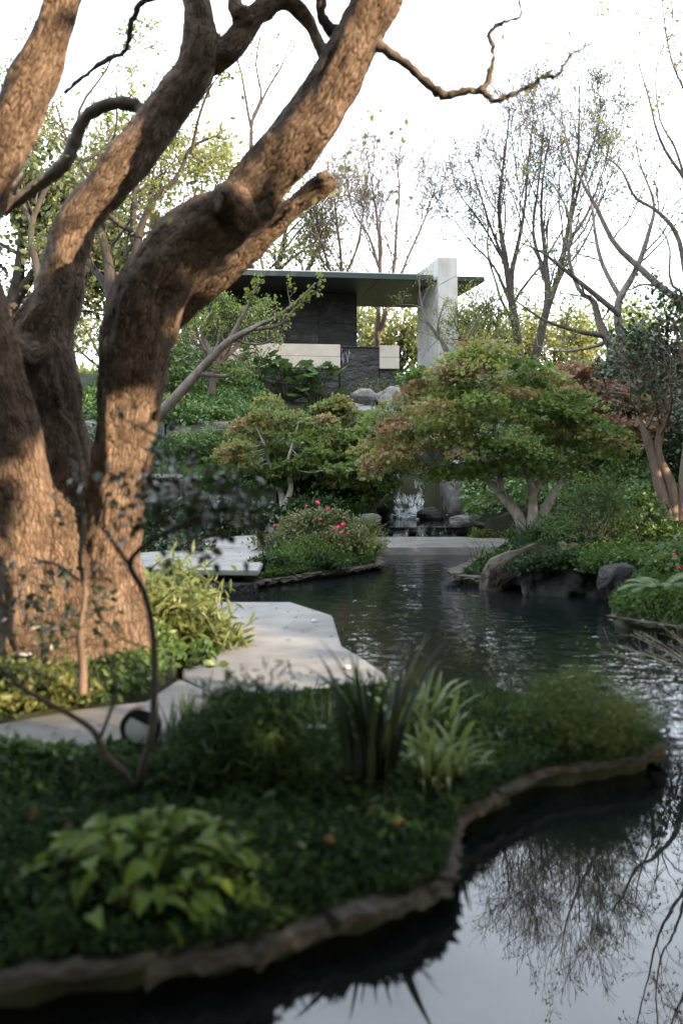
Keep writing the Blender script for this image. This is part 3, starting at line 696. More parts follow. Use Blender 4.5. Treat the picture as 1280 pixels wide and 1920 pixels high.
# ------------------------------------------------------------------ the old tree
def pxpath(pts, Y0, Y1=None, K=None):
    """[(px, py, r_px)] -> path and radii; Y runs from Y0 to Y1"""
    pts = np.array(pts, float); n = len(pts); Ys = np.linspace(Y0, Y1 if Y1 is not None else Y0, n)
    W = np.array([P(a, b, y) for (a, b, _), y in zip(pts, Ys)]); r = pts[:, 2] / F * Ys
    K = K or 4 * n
    q = resample(np.hstack([W, r[:, None]]), K)
    return q[:, :3], np.maximum(q[:, 3], .002)
OLD = [
 (6.6, 5.9, [(215, 1300, 125), (208, 1245, 96), (203, 1160, 82), (206, 1060, 62), (220, 950, 54), (234, 830, 57), (246, 720, 63), (262, 630, 72), (290, 540, 71), (356, 456, 62), (448, 384, 54), (530, 296, 52), (596, 208, 52), (648, 114, 49), (690, 25, 48), (725, -60, 50), (765, -160, 46)]),
 (6.75, 6.9, [(150, 1300, 110), (140, 1200, 84), (118, 1050, 72), (106, 900, 68), (96, 780, 64), (82, 690, 62), (80, 625, 58), (108, 562, 47), (121, 490, 41), (146, 415, 40), (205, 345, 40), (268, 268, 38), (325, 195, 38), (372, 118, 36), (372, 40, 27), (362, -30, 27), (350, -120, 24)]),
 (6.45, 6.1, [(85, 1300, 96), (78, 1200, 78), (55, 1060, 68), (40, 930, 60), (24, 820, 54), (5, 710, 46), (-25, 610, 44), (-48, 520, 44), (-48, 420, 44), (-15, 315, 47), (28, 225, 45), (75, 130, 41), (108, 40, 37), (135, -60, 34), (160, -150, 34)]),
 (6.35, 6.85, [(-30, 590, 26), (0, 650, 32), (35, 668, 38), (75, 668, 40), (95, 690, 25)]),
 (6.95, 6.5, [(285, 640, 36), (318, 590, 30), (378, 540, 27), (435, 495, 26), (500, 432, 26), (560, 378, 26), (600, 345, 25), (618, 330, 22)]),
 (6.9, 7.1, [(372, 110, 36), (420, 100, 27), (455, 62, 25), (490, 18, 23), (535, 0, 17), (572, 30, 14), (596, 78, 13), (612, 120, 12)]),
 (6.9, 7.1, [(455, 30, 22), (440, 6, 16), (455, -30, 12)]),
]
OLD.append((6.5, 6.62, [(152, 1310, 170), (150, 1250, 138), (145, 1150, 108), (138, 1060, 90), (132, 980, 72), (130, 915, 46), (128, 865, 16)]))
gbig = Geo(); skel = []
for Y0, Y1, pts in OLD:
    p, r = pxpath(pts, Y0, Y1, 6 * len(pts)); tubes(gbig, p, r, 18, cap=True); skel.append((p, r))
burl, br = pxpath([(470, 420, 30), (448, 398, 40), (436, 378, 36), (428, 366, 24), (424, 360, 8)], 6.2, 5.78, 14); tubes(gbig, burl, br, 14, cap=True); skel.append((burl, br))
stub, sr = pxpath([(700, 60, 30), (672, 190, 26), (655, 215, 16)], 6.0, 6.0, 10)
tmp = obj('tmp', gbig.mesh('tmp'))
md = tmp.modifiers.new('r', 'REMESH'); md.mode = 'VOXEL'; md.voxel_size = .024
ms = tmp.modifiers.new('s', 'SMOOTH'); ms.iterations = 6; ms.factor = .5
dg = bpy.context.evaluated_depsgraph_get(); ev = tmp.evaluated_get(dg)
tm = bpy.data.meshes.new_from_object(ev); bpy.data.objects.remove(tmp)
n = len(tm.vertices); V = np.zeros(n * 3, np.float32); tm.vertices.foreach_get('co', V); V = V.reshape(-1, 3).astype(float)
Nn = np.zeros(n * 3, np.float32); tm.vertices.foreach_get('normal', Nn); Nn = Nn.reshape(-1, 3).astype(float)
SP = []; ST = []; SU = []; SV = []; SS = []; SR = []
for bi, (p, r) in enumerate(skel):
    t, u, v = frames(p[None]); s = np.concatenate([[0], np.cumsum(np.linalg.norm(np.diff(p, axis=0), axis=1))]) + bi * 7.3
    SP.append(p); ST.append(t[0]); SU.append(u[0]); SV.append(v[0]); SS.append(s); SR.append(r)
SP, ST, SU, SV, SS, SR = [np.concatenate(a) for a in (SP, ST, SU, SV, SS, SR)]
Q = np.zeros((n, 3))
for c0 in range(0, n, 8000):
    d = V[c0:c0 + 8000, None] - SP[None]; dd = np.linalg.norm(d, axis=2); k = np.argmin(dd / SR[None], axis=1)
    o = V[c0:c0 + 8000] - SP[k]; al = (o * ST[k]).sum(1); uu = (o * SU[k]).sum(1); vv = (o * SV[k]).sum(1)
    an = np.maximum(np.hypot(uu, vv), 1e-6); sc = SR[k] / an
    Q[c0:c0 + 8000] = np.stack([uu * sc, vv * sc, SS[k] + al], 1)
V += Nn * (.018 * fbm(V * 3.0, 3) + .016 * fbm(Q * np.array([11, 11, 2.6]), 3) + .014 * fbm(Q * np.array([26, 26, 7.0]), 2))[:, None]
tm.vertices.foreach_set('co', V.astype(np.float32).ravel())
a = tm.attributes.new('bark', 'FLOAT_VECTOR', 'POINT'); a.data.foreach_set('vector', Q.astype(np.float32).ravel())
tm.polygons.foreach_set('use_smooth', np.ones(len(tm.polygons), bool)); tm.update()
old = thing('old_tree', 'huge old tree with thick brown furrowed trunk forking into sweeping limbs', 'tree', (-1.7, 6.6, .3))
oinv = Matrix.Translation((-1.7, 6.6, .3)).inverted()
def adopt(o, parent, inv): o.parent = parent; o.matrix_parent_inverse = inv; return o
tm.materials.clear(); adopt(obj('trunk', tm, M_BARK), old, oinv)

gw = Geo(); gl = Geo()
THIN = [
 (7.1, 7.3, [(272, 212, 13), (250, 196, 12), (205, 195, 12), (160, 222, 13), (140, 265, 13), (122, 305, 14), (88, 335, 13), (45, 368, 12), (0, 395, 12), (-40, 420, 11)]),
 (6.0, 5.6, [(700, 80, 14), (722, 92, 11), (765, 122, 10), (805, 160, 10), (832, 178, 10), (870, 172, 8), (905, 166, 8), (922, 125, 6), (925, 92, 5), (915, 62, 5), (945, 42, 4), (975, 30, 3), (973, 0, 3), (972, -40, 2)]),
 (5.75, 5.5, [(903, 168, 7), (918, 184, 6), (932, 189, 5), (965, 174, 5), (998, 160, 5), (1018, 143, 4), (1046, 142, 4), (1056, 122, 3.5), (1075, 100, 3), (1110, 79, 2)]),
 (6.1, 6.0, [(625, 60, 16), (606, 36, 11), (600, 0, 11), (602, -40, 9)]),
 (7.0, 7.4, [(300, -10, 6), (262, 8, 6), (245, 50, 6), (237, 92, 5), (200, 112, 5), (160, 142, 4), (120, 175, 3)]),
]
thinp = []
for Y0, Y1, pts in THIN:
    p, r = pxpath(pts, Y0, Y1, 5 * len(pts)); p += .004 * rng.normal(size=p.shape); g_ = Geo(); tubes(g_, p, r * (1 + .12 * rng.normal(size=len(r))), 10); thinp.append(resample(p, 20)); adopt(g_.build('branch', M_BARK_GREY, None, True), old, oinv)
tw = np.array(thinp[1:3]); 
b1, r1 = branch(tw, np.full((2, 20), .008), 7, .3, 1, length=.1, ang=60, up=.3, K=5, rf=.4)
tubes(gw, b1, r1, 4)
# little shoots with young leaves along the limbs
sh = []
for px, py, Y in [(650, 335, 6.3), (665, 270, 5.9), (720, 300, 5.8), (735, 370, 5.9), (705, 255, 5.8), (600, 380, 6.3), (560, 430, 6.2), (455, 215, 6.9), (280, 378, 5.7), (300, 395, 5.7), (440, 240, 6.8), (690, 215, 5.9), (735, 250, 5.7), (150, 300, 7), (90, 440, 7), (60, 430, 7), (570, 470, 6.5)]:
    c = P(px, py, Y); base = c + np.array([-.12, .25, -.05 + .1 * rng.random()])
    pth = resample([base, (base + c) / 2 + .03 * rng.normal(size=3), c], 6); tubes(gw, pth, np.full(6, .004), 4)
    m = int(rng.integers(5, 12)); sh.append(c + .05 * rng.normal(size=(m, 3)))
sh = np.concatenate(sh); leaves(gl, sh, .042, 'oval', rng.random(len(sh)), flat=.3)
bp, _ = points_on(b1, 2, .4, 1); leaves(gl, bp, .035, 'oval', rng.random(len(bp)), flat=.3)
# the high crown above the picture
hp = []
for px, py, Y, dx, dy in [(760, -160, 5.9, 1.2, -1.2), (160, -150, 6.1, -.6, -1.5), (350, -120, 6.9, .3, .8)]:
    s0 = P(px, py, Y)
    for k in range(4):
        e = s0 + np.array([dx + rng.normal() * .9, dy + rng.normal() * .9, 1.4 + rng.random() * 1.2])
        hp.append(resample([s0, s0 * .5 + e * .5 + .25 * rng.normal(size=3), e], 12))
hp = np.array(hp); hr = np.linspace(.12, .03, 12)[None].repeat(len(hp), 0); tubes(gw, hp, hr, 8)
q1, s1 = branch(hp, hr, 7, .25, 1, .6, 50, .25, 8); m_ = (HZ - (q1[..., 2] - CAM_Z) / np.maximum(q1[..., 1], .5) * F < -25).all(1); q1, s1 = q1[m_], s1[m_]; tubes(gw, q1, s1, 5)
q2, s2 = branch(q1, s1, 6, .2, 1, .5, 50, .15, 6)
def above(p): return (HZ - (p[..., 2] - CAM_Z) / np.maximum(p[..., 1], .5) * F) < -25
m_ = above(q2).all(1); q2, s2 = q2[m_], s2[m_]; tubes(gw, q2, s2, 3)
lp, ld = points_on(q2, 22, .2, 1); lp = lp + .05 * rng.normal(size=lp.shape); 
keep = (HZ - (lp[:, 2] - CAM_Z) / np.maximum(lp[:, 1], .5) * F) < -60
lp = lp[keep]
M_OLDLEAF = M_LEAF_MID
leaves(gl, lp, .11, 'oval', rng.random(len(lp)), flat=.5)
adopt(gw.build('twigs', M_BARK_GREY, None, True), old, oinv)['kind'] = 'stuff'
adopt(gl.build('crown', M_LEAF_YELLOW), old, oinv)

# spotlight strapped to the limb
sl = thing('tree_spotlight', 'black cylindrical spotlight strapped to the limb of the old tree', 'spotlight', tuple(P(30, 340, 6.3)))
def cyl(name, p0, p1, r, mat, parent, sides=20, prof=None):
    g = Geo(); n = len(prof) if prof else 2
    ts = np.linspace(0, 1, n); p = np.array(p0)[None] * (1 - ts[:, None]) + np.array(p1)[None] * ts[:, None]
    tubes(g, p, np.array(prof if prof else [1, 1]) * r, sides, cap=True)
    return g.build(name, mat, parent, False)
k = 6.3 / F
cyl('housing', (10 * k, 0, 15 * k), (-8 * k, -.03, -16 * k), 11 * k, M_BLACK, sl, prof=[.85, 1, 1, 1, 1.08, 1.08])
cyl('bracket', (-20 * k, 0, 6 * k), (14 * k, 0, 16 * k), 3 * k, M_BLACK, sl, 8)
cyl('strap', (-42 * k, -.05, 24 * k), (-4 * k, -.14, 12 * k), 4 * k, M_BLACK, sl, 8)
cyl('lens', (-8.2 * k, -.031, -16.4 * k), (-8.8 * k, -.032, -17.4 * k), 9 * k, M_LENS, sl)

# ------------------------------------------------------------------ other trees
def tree(name, label, limbs, bark, leafm, spec, Y, leaf=dict(n=4, size=.05, kind='oval', flat=.4), base=None, cat='tree', group=None, dy=.8, sides=9, keep=None, thin=1.0):
    """limbs: [(pts px)], spec: list of branch() keyword dicts applied level after level"""
    gw = Geo(); gl = Geo(); ps = []; rs = []
    for i, L_ in enumerate(limbs):
        yy = Y[i] if isinstance(Y, (list, tuple)) else (Y, Y)
        if not isinstance(yy, (list, tuple)): yy = (yy, yy)
        p, r = pxpath(L_, yy[0], yy[1], 24); r = r * thin * np.linspace(1, .62, 24)
        p += (.02 * fbm(p * 1.5 + i, 2))[:, None] * np.array([1, 1, 0]); tubes(gw, p, r, sides); ps.append(p); rs.append(r)
    ps = np.array(ps); rs = np.array(rs); base = ps[0, 0] if base is None else np.asarray(base)
    last = None; cur, curr = ps, rs; allp = [(ps, rs)]
    for li, sp in enumerate(spec):
        sp = dict(sp); src = sp.pop('src', None)
        if src == 'all':
            outp = []
            for a_, b_ in allp:
                q, s = branch(a_, b_, **sp); outp.append((q, s))
            cur = np.concatenate([o[0] for o in outp]); curr = np.concatenate([o[1] for o in outp])
        else: cur, curr = branch(cur, curr, **sp)
        if keep is not None:
            m = keep(cur[:, 0]); cur, curr = cur[m], curr[m]
        tubes(gw, cur, curr, 5 if li == 0 else 3); 
        K = cur.shape[1]
        allp.append((cur, curr))
    lf = leaf
    if lf['n'] > 0:
        pos, d = points_on(cur, lf['n'], lf.get('t0', .3), 1.0); pos = pos + lf.get('jit', .03) * rng.normal(size=pos.shape)
        if lf.get('frac', 1) < 1: m = rng.random(len(pos)) < lf['frac']; pos, d = pos[m], d[m]
        ti = np.clip(.5 + .35 * noise(pos * lf.get('tn', .8)) + .2 * rng.normal(size=len(pos)), 0, 1)
        leaves(gl, pos, lf['size'], lf['kind'], ti, lf['flat'], dirs=d)
    root = thing(name, label, cat, tuple(base), group)
    inv = Matrix.Translation(Vector(base)).inverted()
    adopt(gw.build('trunk', bark, None, True), root, inv)
    if gl.n: adopt(gl.build('crown', leafm), root, inv)
    return root

UP1 = dict(n=12, t0=.18, t1=1, length=.46, ang=40, up=.26, K=9, wig=.13, rf=.42)
UP2 = dict(n=8, t0=.2, t1=1, length=.55, ang=46, up=.12, K=7, wig=.16, rf=.5, rmin=.009)
UP3 = dict(n=6, t0=.2, t1=1, length=.62, ang=48, up=.06, K=4, wig=.2, rf=.6, rmin=.007)
LB = dict(n=2, size=.075, kind='diamond', flat=.3, frac=.5, jit=.015)
G1 = 'tall bare spring trees behind the pavilion'
tree('spring_tree', 'slim bare tree with upright reddish twigs rising behind the pavilion roof', [
    [(706, 690, 9), (708, 600, 8), (712, 520, 7.5), (710, 440, 6), (700, 370, 4), (690, 300, 2.5)],
    [(706, 640, 6), (722, 590, 8), (736, 520, 7), (742, 440, 5), (748, 370, 4), (745, 300, 2.5)],
    [(735, 560, 5), (770, 470, 4), (800, 400, 3), (815, 350, 2)],
    [(710, 500, 5), (690, 440, 4), (660, 390, 3), (645, 320, 2)]],
    M_BARK_WARM, M_LEAF_YELLOW, [UP1, UP2, UP3], 36.0, LB, group=G1, thin=.62)
tree('spring_tree', 'dark stemmed bare tree behind the left half of the pavilion roof', [
    [(628, 690, 8), (632, 600, 7), (640, 510, 6), (632, 420, 4.5), (622, 340, 3)],
    [(636, 550, 5), (610, 480, 4), (596, 420, 3), (590, 360, 2)],
    [(638, 530, 5), (668, 470, 4), (680, 400, 3), (690, 320, 2)]],
    M_BARK_DARK, M_LEAF_YELLOW, [UP1, UP2, UP3], 39.0, LB, group=G1, thin=.62)
tree('spring_tree', 'tall two-stemmed bare tree right of the pale stone pier', [
    [(978, 720, 15), (970, 640, 14), (958, 560, 13), (946, 480, 10), (935, 400, 7), (942, 320, 5), (950, 250, 3.5), (955, 190, 2)],
    [(962, 590, 9), (958, 520, 9), (972, 450, 7), (984, 380, 5), (990, 300, 4), (1000, 220, 2)],
    [(950, 510, 6), (925, 440, 4), (905, 380, 3.5), (880, 300, 2)],
    [(958, 570, 7), (925, 500, 4), (880, 450, 3), (835, 390, 2)]],
    M_BARK_DARK, M_LEAF_OLIVE, [dict(UP1, n=11), UP2, UP3], 33.0, dict(LB, frac=.4), group=G1, thin=.62)
tree('spring_tree', 'tall dark bare tree with slanting trunk right of the two-stemmed one', [
    [(992, 705, 15), (1012, 630, 14), (1026, 560, 12), (1022, 480, 9), (1014, 400, 6), (1020, 310, 4), (1040, 220, 2)],
    [(1018, 600, 10), (1045, 520, 10), (1062, 440, 8), (1075, 360, 6), (1083, 270, 4.5), (1086, 160, 2.5)],
    [(1022, 520, 7), (1000, 440, 5), (1008, 350, 4), (1020, 240, 2)],
    [(1060, 460, 6), (1100, 400, 4), (1130, 320, 3), (1150, 230, 2)],
    [(1068, 420, 6), (1090, 330, 4), (1120, 240, 3), (1125, 180, 1.5)]],
    M_BARK_DARK, M_LEAF_FRESH, [dict(UP1, n=11), UP2, UP3], 31.0, dict(LB, frac=.5), group=G1, thin=.62)
C1 = dict(n=7, t0=.25, t1=1, length=.3, ang=55, up=.12, K=9, wig=.24, rf=.42)
C2 = dict(n=5, t0=.2, t1=1, length=.5, ang=50, up=.12, K=7, wig=.22, rf=.5, rmin=.005)
C3 = dict(n=5, t0=.2, t1=1, length=.45, ang=45, up=.08, K=5, wig=.2, rf=.6, rmin=.005)
tree('crooked_tree', 'grey tree with crooked smooth branches on the slope behind the red maple', [
    [(1192, 775, 17), (1182, 715, 16), (1150, 660, 14), (1125, 610, 12), (1112, 565, 9), (1085, 545, 7), (1064, 480, 6), (1070, 420, 4), (1045, 360, 3), (1010, 320, 2)],
    [(1180, 700, 12), (1165, 640, 12), (1158, 570, 11), (1190, 510, 9), (1215, 440, 7), (1225, 380, 5), (1200, 310, 3), (1190, 250, 2)],
    [(1160, 590, 8), (1100, 540, 7), (1050, 500, 6), (1010, 470, 4), (960, 450, 2)],
    [(1135, 630, 8), (1080, 620, 6), (1020, 600, 5), (960, 560, 3)],
    [(1162, 560, 7), (1130, 500, 6), (1115, 440, 5), (1105, 360, 4), (1085, 300, 2)]],
    M_BARK_GREY, M_LEAF_FRESH, [C1, C2, C3], [(23, 23), (23, 24), (23, 21.5), (23, 22), (23.5, 24.5)], dict(n=2, size=.065, kind='oval', flat=.4, frac=.8, jit=.015), thin=.75)
tree('crooked_tree', 'grey leaning tree sweeping in from the right edge over the slope', [
    [(1345, 760, 22), (1330, 640, 18), (1290, 575, 15), (1245, 545, 13), (1195, 500, 12), (1150, 455, 10), (1115, 385, 8), (1085, 330, 6), (1062, 260, 4), (1050, 200, 2)],
    [(1310, 600, 10), (1285, 520, 9), (1268, 440, 8), (1230, 395, 7), (1190, 370, 6), (1165, 320, 4), (1130, 290, 2)],
    [(1290, 560, 9), (1330, 460, 8), (1290, 350, 7), (1240, 270, 5), (1215, 180, 3.5), (1195, 110, 2.5), (1185, 60, 1.5)],
    [(1290, 360, 5), (1265, 280, 4), (1235, 220, 3), (1230, 120, 2.5), (1260, 40, 2), (1250, -60, 1.5)],
    [(1300, 340, 5), (1290, 200, 4), (1255, 100, 3), (1240, -30, 2), (1255, -150, 1.5)]],
    M_BARK_GREY, M_LEAF_FRESH, [C1, C2, dict(C3, n=4)], [(20, 20), (20, 19), (20, 18), (18.5, 17), (18.5, 16.5)], dict(n=2, size=.06, kind='oval', flat=.4, frac=.7, jit=.015), thin=.62)
# trees seen behind the old trunk
G2 = 'crooked trees behind the old tree'
tree('crooked_tree', 'dark many-stemmed crooked tree seen between the limbs of the old tree', [
    [(222, 760, 20), (215, 640, 18), (210, 560, 16), (205, 500, 14), (190, 430, 11), (195, 370, 9), (160, 320, 7), (130, 270, 5), (110, 200, 3)],
    [(225, 640, 14), (232, 560, 14), (250, 490, 13), (262, 430, 11), (290, 370, 9), (330, 335, 8), (355, 280, 6), (390, 258, 4)],
    [(212, 560, 11), (180, 510, 9), (150, 480, 7), (120, 470, 6), (80, 430, 4)],
    [(252, 470, 8), (250, 400, 8), (255, 340, 7), (300, 280, 5), (310, 210, 4), (350, 150, 2.5)],
    [(262, 440, 7), (225, 420, 7), (200, 395, 6), (170, 330, 5), (215, 250, 4), (220, 160, 2.5)],
    [(355, 290, 4), (370, 220, 4), (390, 170, 3), (420, 130, 2)]],
    M_BARK_DARK, M_LEAF_FRESH, [C1, C2, C3], [(14, 14), (14, 13.5), (14, 14.5), (14, 14.5), (14, 13.5), (13.5, 13)], dict(n=2, size=.05, kind='oval', flat=.4, frac=.9, jit=.02), group=G2, thin=.8)
tree('crooked_tree', 'slender crooked tree with budding twigs above the pavilion roof at the left', [
    [(440, 780, 10), (445, 640, 9), (452, 500, 8), (468, 400, 7), (472, 320, 6), (472, 230, 5), (490, 180, 4), (480, 120, 3), (490, 60, 2)],
    [(472, 230, 4), (500, 170, 3), (530, 120, 2.5), (545, 70, 1.5)],
    [(472, 250, 4), (455, 150, 3), (440, 90, 2.5), (455, 40, 1.5)],
    [(468, 400, 5), (520, 350, 4), (560, 280, 2)]],
    M_BARK_DARK, M_LEAF_FRESH, [dict(C1, n=5), C2, dict(C3, n=4)], 37.0, dict(n=2, size=.1, kind='oval', flat=.4, frac=.7, jit=.06), group=G2, thin=.8)
tree('crooked_tree', 'thin budding tree reaching high at the upper left between the limbs', [
    [(40, 780, 18), (60, 640, 15), (70, 520, 13), (60, 420, 11), (100, 330, 9), (140, 270, 8), (150, 200, 6), (200, 130, 4), (230, 60, 2)],
    [(60, 420, 8), (30, 340, 7), (50, 260, 5), (40, 180, 4), (10, 120, 2)],
    [(100, 330, 7), (180, 290, 6), (260, 240, 5), (290, 150, 3), (300, 80, 2)],
    [(65, 470, 8), (140, 420, 7), (220, 380, 6), (300, 330, 4), (340, 280, 2)]],
    M_BARK_DARK, M_LEAF_FRESH, [C1, C2, C3], 17.0, dict(n=3, size=.06, kind='oval', flat=.4, frac=.8, jit=.02), group=G2, thin=.6)
D1 = dict(n=9, t0=.2, t1=1, length=.5, ang=55, up=.15, K=8, wig=.15, rf=.5)
D2 = dict(n=7, t0=.2, t1=1, length=.5, ang=50, up=.1, K=6, wig=.18, rf=.5, rmin=.005)
D3 = dict(n=5, t0=.2, t1=1, length=.5, ang=50, up=.05, K=5, wig=.2, rf=.6, rmin=.004)
tree('evergreen_tree', 'dense olive-leaved evergreen behind the old tree at the far left', [
    [(-20, 800, 26), (0, 650, 22), (30, 540, 16), (40, 450, 10), (40, 370, 5)],
    [(10, 640, 16), (90, 560, 12), (140, 490, 8), (170, 420, 4)],
    [(0, 660, 16), (-80, 560, 10), (-120, 450, 5)], [(30, 560, 12), (90, 470, 8), (110, 390, 4)]],
    M_BARK_DARK, M_LEAF_OLIVE, [D1, D2, D3], 24.0, dict(n=14, size=.15, kind='oval', flat=.3, jit=.2))
tree('evergreen_tree', 'yellow-green leafy tree glowing beyond the crooked dark stems', [
    [(300, 760, 14), (305, 620, 12), (300, 500, 10), (285, 400, 7), (280, 320, 4)],
    [(302, 560, 9), (360, 460, 7), (400, 380, 4), (420, 320, 2)], [(300, 560, 9), (230, 460, 7), (190, 380, 4), (170, 300, 2)]],
    M_BARK_DARK, M_LEAF_YELLOW, [dict(D1, n=8), D2, dict(D3, n=4)], 33.0, dict(n=12, size=.15, kind='oval', flat=.3, jit=.25))
tree('evergreen_tree', 'light green leafy tree between the old limb and the pavilion roof', [
    [(520, 760, 12), (518, 620, 11), (520, 520, 9), (530, 460, 6), (540, 400, 3)],
    [(518, 600, 8), (575, 510, 6), (600, 450, 3)], [(518, 580, 8), (470, 500, 6), (440, 440, 3)]],
    M_BARK_DARK, M_LEAF_YELLOW, [dict(D1, n=8), D2, dict(D3, n=4)], 41.0, dict(n=6, size=.14, kind='oval', flat=.3, jit=.2))
# branch reaching across the pavilion
tree('budding_tree', 'low slanting grey branch with fresh leaf tufts crossing in front of the pavilion', [
    [(250, 830, 13), (320, 755, 11), (370, 700, 10), (425, 645, 8.5), (470, 618, 7), (520, 592, 5), (560, 560, 4), (590, 530, 2.5)],
    [(425, 645, 6), (455, 590, 4), (470, 560, 3), (485, 530, 2)],
    [(470, 618, 5), (520, 610, 4), (550, 580, 3), (575, 560, 2)],
    [(400, 668, 6), (380, 620, 4), (400, 580, 3)], [(370, 700, 6), (420, 705, 4), (455, 700, 2.5)]],
    M_BARK_GREY, M_LEAF_FRESH, [dict(n=7, t0=.3, t1=1, length=.16, ang=60, up=.35, K=6, wig=.2, rf=.5), dict(n=3, t0=.3, t1=1, length=.5, ang=45, up=.2, K=4, rf=.6, rmin=.003)], 13.5,
    dict(n=9, size=.045, kind='oval', flat=.4, jit=.025, t0=.6))
tree('fine_leaved_tree', 'rounded fine-leaved grey-green tree left of the cream parapet', [
    [(395, 740, 12), (405, 690, 11), (425, 650, 9), (450, 610, 6), (470, 575, 3)],
    [(405, 690, 9), (440, 655, 7), (465, 630, 5), (485, 605, 2)], [(405, 690, 9), (375, 640, 6), (365, 590, 3)], [(425, 650, 6), (400, 600, 4), (420, 560, 2)]],
    M_BARK_DARK, M_LEAF_MID, [dict(n=9, t0=.25, t1=1, length=.45, ang=55, up=.1, K=7, wig=.18, rf=.5), dict(D2, n=7), dict(D3, n=4)], 22.0,
    dict(n=6, size=.055, kind='diamond', flat=.5, jit=.06), thin=.6)
# airy young trees by the pier
tree('young_tree', 'airy young tree with feathery pale leaves in front of the stone pier', [
    [(848, 720, 5), (840, 660, 4), (800, 600, 3), (788, 560, 2), (785, 525, 1.5)], [(846, 700, 4), (870, 640, 3), (900, 590, 2.5), (920, 560, 1.5)],
    [(843, 680, 4), (820, 620, 3), (830, 570, 2)], [(848, 705, 4), (900, 660, 3), (945, 630, 2)]],
    M_BARK_GREY, M_LEAF_FRESH, [dict(n=6, t0=.25, t1=1, length=.3, ang=55, up=.15, K=6, rf=.5), dict(D2, n=5), dict(D3, n=3)], 26.0, dict(n=4, size=.05, kind='diamond', flat=1.2, jit=.05))
tree('young_tree', 'pale green airy tree between the pier and the two-stemmed tree', [
    [(905, 720, 6), (905, 660, 5), (895, 610, 4), (885, 570, 2)], [(905, 670, 5), (930, 620, 4), (935, 580, 2)], [(905, 680, 5), (870, 640, 3), (850, 600, 2)]],
    M_BARK_GREY, M_LEAF_FRESH, [dict(D1, n=7), D2, dict(D3, n=4)], 29.0, dict(n=4, size=.09, kind='diamond', flat=.8, jit=.08))
# right-hand evergreen with leaning stems
tree('evergreen_tree', 'dark-leaved tree with smooth leaning stems at the right above the lawn', [
    [(1252, 975, 17), (1238, 920, 15), (1222, 860, 13), (1205, 800, 11), (1195, 760, 8), (1200, 710, 6), (1185, 660, 3)],
    [(1262, 975, 15), (1258, 910, 14), (1232, 850, 12), (1240, 790, 10), (1250, 720, 7), (1240, 650, 4)],
    [(1276, 975, 17), (1284, 880, 14), (1290, 780, 12), (1280, 680, 8), (1262, 600, 4)],
    [(1240, 780, 7), (1215, 720, 5), (1200, 640, 3)], [(1285, 760, 8), (1310, 660, 6), (1320, 560, 3)]],
    M_BARK_WARM, M_LEAF_DARK, [dict(n=8, t0=.45, t1=1, length=.38, ang=55, up=.1, K=7, wig=.18, rf=.5), dict(D2, n=6), dict(D3, n=4)], 14.6,
    dict(n=3, size=.07, kind='oval', flat=.4, jit=.06), thin=.8)
# distant trees closing the view
far = [(60, 690, 52, 520, 130, M_LEAF_OLIVE, 'broad olive tree far behind the old tree at the left edge'), (200, 690, 56, 480, 140, M_LEAF_YELLOW, 'far yellow-green tree behind the crooked dark stems'),
       (390, 690, 54, 500, 130, M_LEAF_YELLOW, 'far sunlit tree seen over the fine-leaved tree'), (560, 690, 58, 520, 110, M_LEAF_YELLOW, 'far tree just above the left end of the pavilion roof'),
       (660, 690, 50, 590, 90, M_LEAF_YELLOW, 'far glowing tree seen through the pavilion left of its gap'), (750, 690, 48, 600, 90, M_LEAF_YELLOW, 'far glowing shrubby tree filling the gap beside the pier'),
       (850, 690, 47, 610, 90, M_LEAF_YELLOW, 'far bright bushy tree behind the stone pier'), (930, 690, 52, 600, 100, M_LEAF_YELLOW, 'far bright tree behind the two-stemmed tree'),
       (1040, 690, 50, 610, 110, M_LEAF_YELLOW, 'far bright tree behind the slanting dark trunk'), (1140, 690, 55, 590, 110, M_LEAF_FRESH, 'far green tree behind the grey crooked tree'),
       (1250, 690, 52, 570, 120, M_LEAF_FRESH, 'far green tree near the right edge above the lawn')]
for px, py, Y, top, w, m, lab in far:
    h = py - top
    lim = [[(px + rng.normal() * 4, py + 40, 5), (px, py, 5), (px + .0 * w, py - .5 * h, 3.5), (px + .05 * w, top + .1 * h, 1.5)],
           [(px, py, 4), (px + .3 * w, py - .45 * h, 2.5), (px + .45 * w, py - .75 * h, 1)], [(px, py, 4), (px - .3 * w, py - .4 * h, 2.5), (px - .45 * w, py - .8 * h, 1)],
           [(px, py + 10, 4), (px + .35 * w, py - .15 * h, 2.5), (px + .55 * w, py - .3 * h, 1)], [(px, py + 10, 4), (px - .35 * w, py - .15 * h, 2.5), (px - .55 * w, py - .35 * h, 1)]]
    tree('far_tree', lab, lim, M_BARK_DARK, m, [dict(D1, n=6), dict(D2, n=5)], Y, dict(n=18, size=.26, kind='diamond', flat=.3, jit=.4), group='far trees closing the garden', sides=5)

